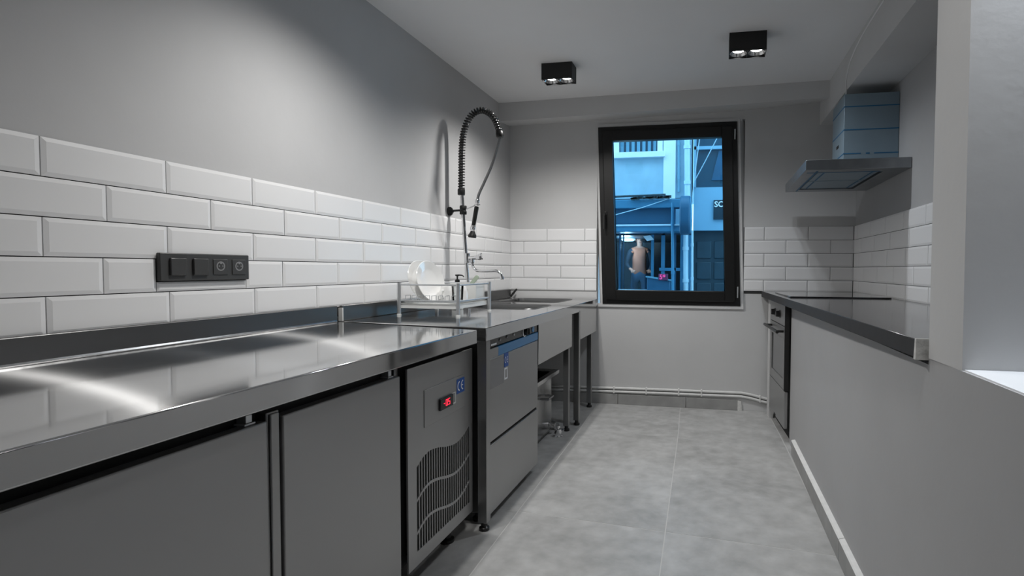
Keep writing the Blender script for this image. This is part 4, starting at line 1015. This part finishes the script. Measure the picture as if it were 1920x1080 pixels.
# overhead cables
def cable(pts, r, mt, label):
    tag(MB().tube([S(u, v, y) for u, v, y in pts], r, 6).build('overhead_cable', mt), label, 'cable', 'cables across the street')
cable([(1362, 215, 8.6), (1345, 258, 8.8), (1322, 303, 9.1), (1303, 338, 9.36)], .008, M['st_cable'], 'right-hand pale cable slanting down past the upper dark window')
cable([(1318, 220, 8.8), (1312, 258, 8.9), (1304, 318, 9.1), (1298, 372, 9.3), (1297, 432, 9.36)], .008, M['st_cable'], 'left-hand pale cable hanging down past the rounded sign')
cable([(1299, 220, 9.40), (1298.5, 300, 9.40), (1298, 360, 9.40), (1297.5, 380, 9.40)], .012, M['st_cable_dark'], 'dark cable hanging beside the downpipes')
cable([(1080, 425, 8.9), (1150, 404, 8.95), (1205, 389, 8.97), (1256, 372, 9.0)], .007, M['st_cable'], 'pale cable slanting across the front of the shop canopy')

# ------------------------------------------------------------------ person outside the shop
def person(loc, rz):
    bm = bmesh.new(); sk_ = bm.verts.layers.skin.verify()
    V = {}
    def vtx(n, p, r, root=False):
        v = bm.verts.new(p); d = v[sk_]; d.radius = (r, r) if not isinstance(r, tuple) else r; d.use_root = root; V[n] = v
    def ed(*ns):
        for a, b in zip(ns, ns[1:]): bm.edges.new((V[a], V[b]))
    vtx('pelvis', (0, 0, .95), (.15, .11), True); vtx('waist', (0, 0, 1.08), (.14, .105)); vtx('chest', (0, .0, 1.28), (.17, .115)); vtx('neckb', (0, .005, 1.45), (.075, .07)); vtx('neck', (0, 0, 1.50), .055)
    vtx('jaw', (0, -.02, 1.56), (.062, .075)); vtx('head', (0, -.005, 1.635), (.078, .095)); vtx('crown', (0, 0, 1.70), (.060, .07))
    ed('pelvis', 'waist', 'chest', 'neckb', 'neck', 'jaw', 'head', 'crown')
    for s, n in ((-1, 'l'), (1, 'r')):
        vtx(n+'sh', (s*.185, 0, 1.41), .062); vtx(n+'el', (s*.25, .02, 1.14), .045)
        fw = -.20 if s < 0 else -.12
        vtx(n+'wr', (s*.19, fw, 1.03), .030); vtx(n+'pa', (s*.165, fw-.07, 1.02), (.034, .018))
        ed('neckb', n+'sh', n+'el', n+'wr', n+'pa')
        for k in range(4):
            x = s*.165+(k-1.5)*.019; ln = (.055, .065, .06, .045)[k]
            vtx(n+'f%d' % k, (x, fw-.105, 1.015), .009); vtx(n+'g%d' % k, (x, fw-.105-ln*.6, .995), .0085); vtx(n+'h%d' % k, (x, fw-.105-ln*.75, .965), .008); ed(n+'pa', n+'f%d' % k, n+'g%d' % k, n+'h%d' % k)
        vtx(n+'t0', (s*.165-s*.036, fw-.055, 1.02), .010); vtx(n+'t1', (s*.165-s*.052, fw-.095, 1.01), .0085); ed(n+'wr', n+'t0', n+'t1')
        vtx(n+'hip', (s*.095, 0, .88), .095); vtx(n+'kn', (s*.11, -.015 if s > 0 else .02, .50), .062); vtx(n+'an', (s*.12, .02 if s > 0 else .05, .09), .043); vtx(n+'to', (s*.135, -.13 if s > 0 else -.09, .035), (.042, .03)); ed('pelvis', n+'hip', n+'kn', n+'an', n+'to')
    me = bpy.data.meshes.new('person'); bm.to_mesh(me); bm.free()
    o = bpy.data.objects.new('person', me); COL.objects.link(o)
    sm = o.modifiers.new('skin', 'SKIN'); sm.use_smooth_shade = True
    ss = o.modifiers.new('sub', 'SUBSURF'); ss.levels = 1; ss.render_levels = 1
    dg = bpy.context.evaluated_depsgraph_get(); me2 = bpy.data.meshes.new_from_object(o.evaluated_get(dg)); bpy.data.objects.remove(o)
    for x in (M['skin'], M['shirt'], M['dark_cloth'], M['jeans']): me2.materials.append(x)
    for p in me2.polygons:
        c = p.center; p.use_smooth = True
        if c.z > 1.475 or (c.y < -.16 and c.z > .9 and c.z < 1.1 and abs(c.x) > .08): p.material_index = 0
        elif c.z < .09: p.material_index = 2
        elif c.z < .98: p.material_index = 3
        elif abs(c.x) > .15: p.material_index = 2
        else: p.material_index = 1
    o = bpy.data.objects.new('person', me2); COL.objects.link(o); o.location = loc; o.rotation_euler = (0, 0, rz)
    ROOTM[o.name] = Matrix.Translation(Vector(loc)) @ Matrix.Rotation(rz, 4, 'Z')
    tag(o, 'person in orange top, dark sleeves and blue trousers standing inside the shop across the street', 'person')
    mb = MB(); vs = []; fs = []; n, mm_ = 20, 9
    for i in range(mm_):
        th = R(8+i*13)
        for k in range(n):
            a = 2*math.pi*k/n; back = .5+.5*math.sin(a); lim = R(58)+R(62)*back; t = min(th, lim)
            vs.append((math.sin(t)*math.cos(a)*.088, math.sin(t)*math.sin(a)*.108+.004, 1.635+math.cos(t)*.112))
    for i in range(mm_-1):
        for k in range(n): k2 = (k+1) % n; fs.append((i*n+k, i*n+k2, (i+1)*n+k2, (i+1)*n+k))
    fs.append(tuple(range(n)))
    MB().add(vs, fs).build('hair', M['hair'], o, local=True)
    mb = MB()
    for s in (-1, 1):
        mb.lathe([(.0001, 0), (.011, .002), (.013, .008), (.0001, .014)], (s*.030, -.088, 1.642), (0, -1, 0), 10, 0)
    mb.build('eyes', M['hair'], o, local=True)
    mb = MB(); mb.hexa([(-.016, -.085, 1.592), (.016, -.085, 1.592), (.008, -.12, 1.598), (-.008, -.12, 1.598)], [(-.006, -.09, 1.64), (.006, -.09, 1.64), (.004, -.098, 1.64), (-.004, -.098, 1.64)]); mb.build('nose', M['skin'], o, .003, True)
    mb = MB(); mb.tube([(-.024, -.088, 1.570), (0, -.098, 1.568), (.024, -.088, 1.570)], .005, 6); mb.build('mouth', mat('lips', (.32, .09, .08), .5), o, 0, True)
    mb = MB()
    for s in (-1, 1): mb.lathe([(.0001, -.012), (.022, -.006), (.024, .004), (.0001, .008)], (s*.080, .004, 1.625), (s, .2, 0), 12)
    mb.build('ears', M['skin'], o, local=True)
    return o
pp = S(1199, 500, 10.7)
person((pp.x, 10.7, .03), R(14))
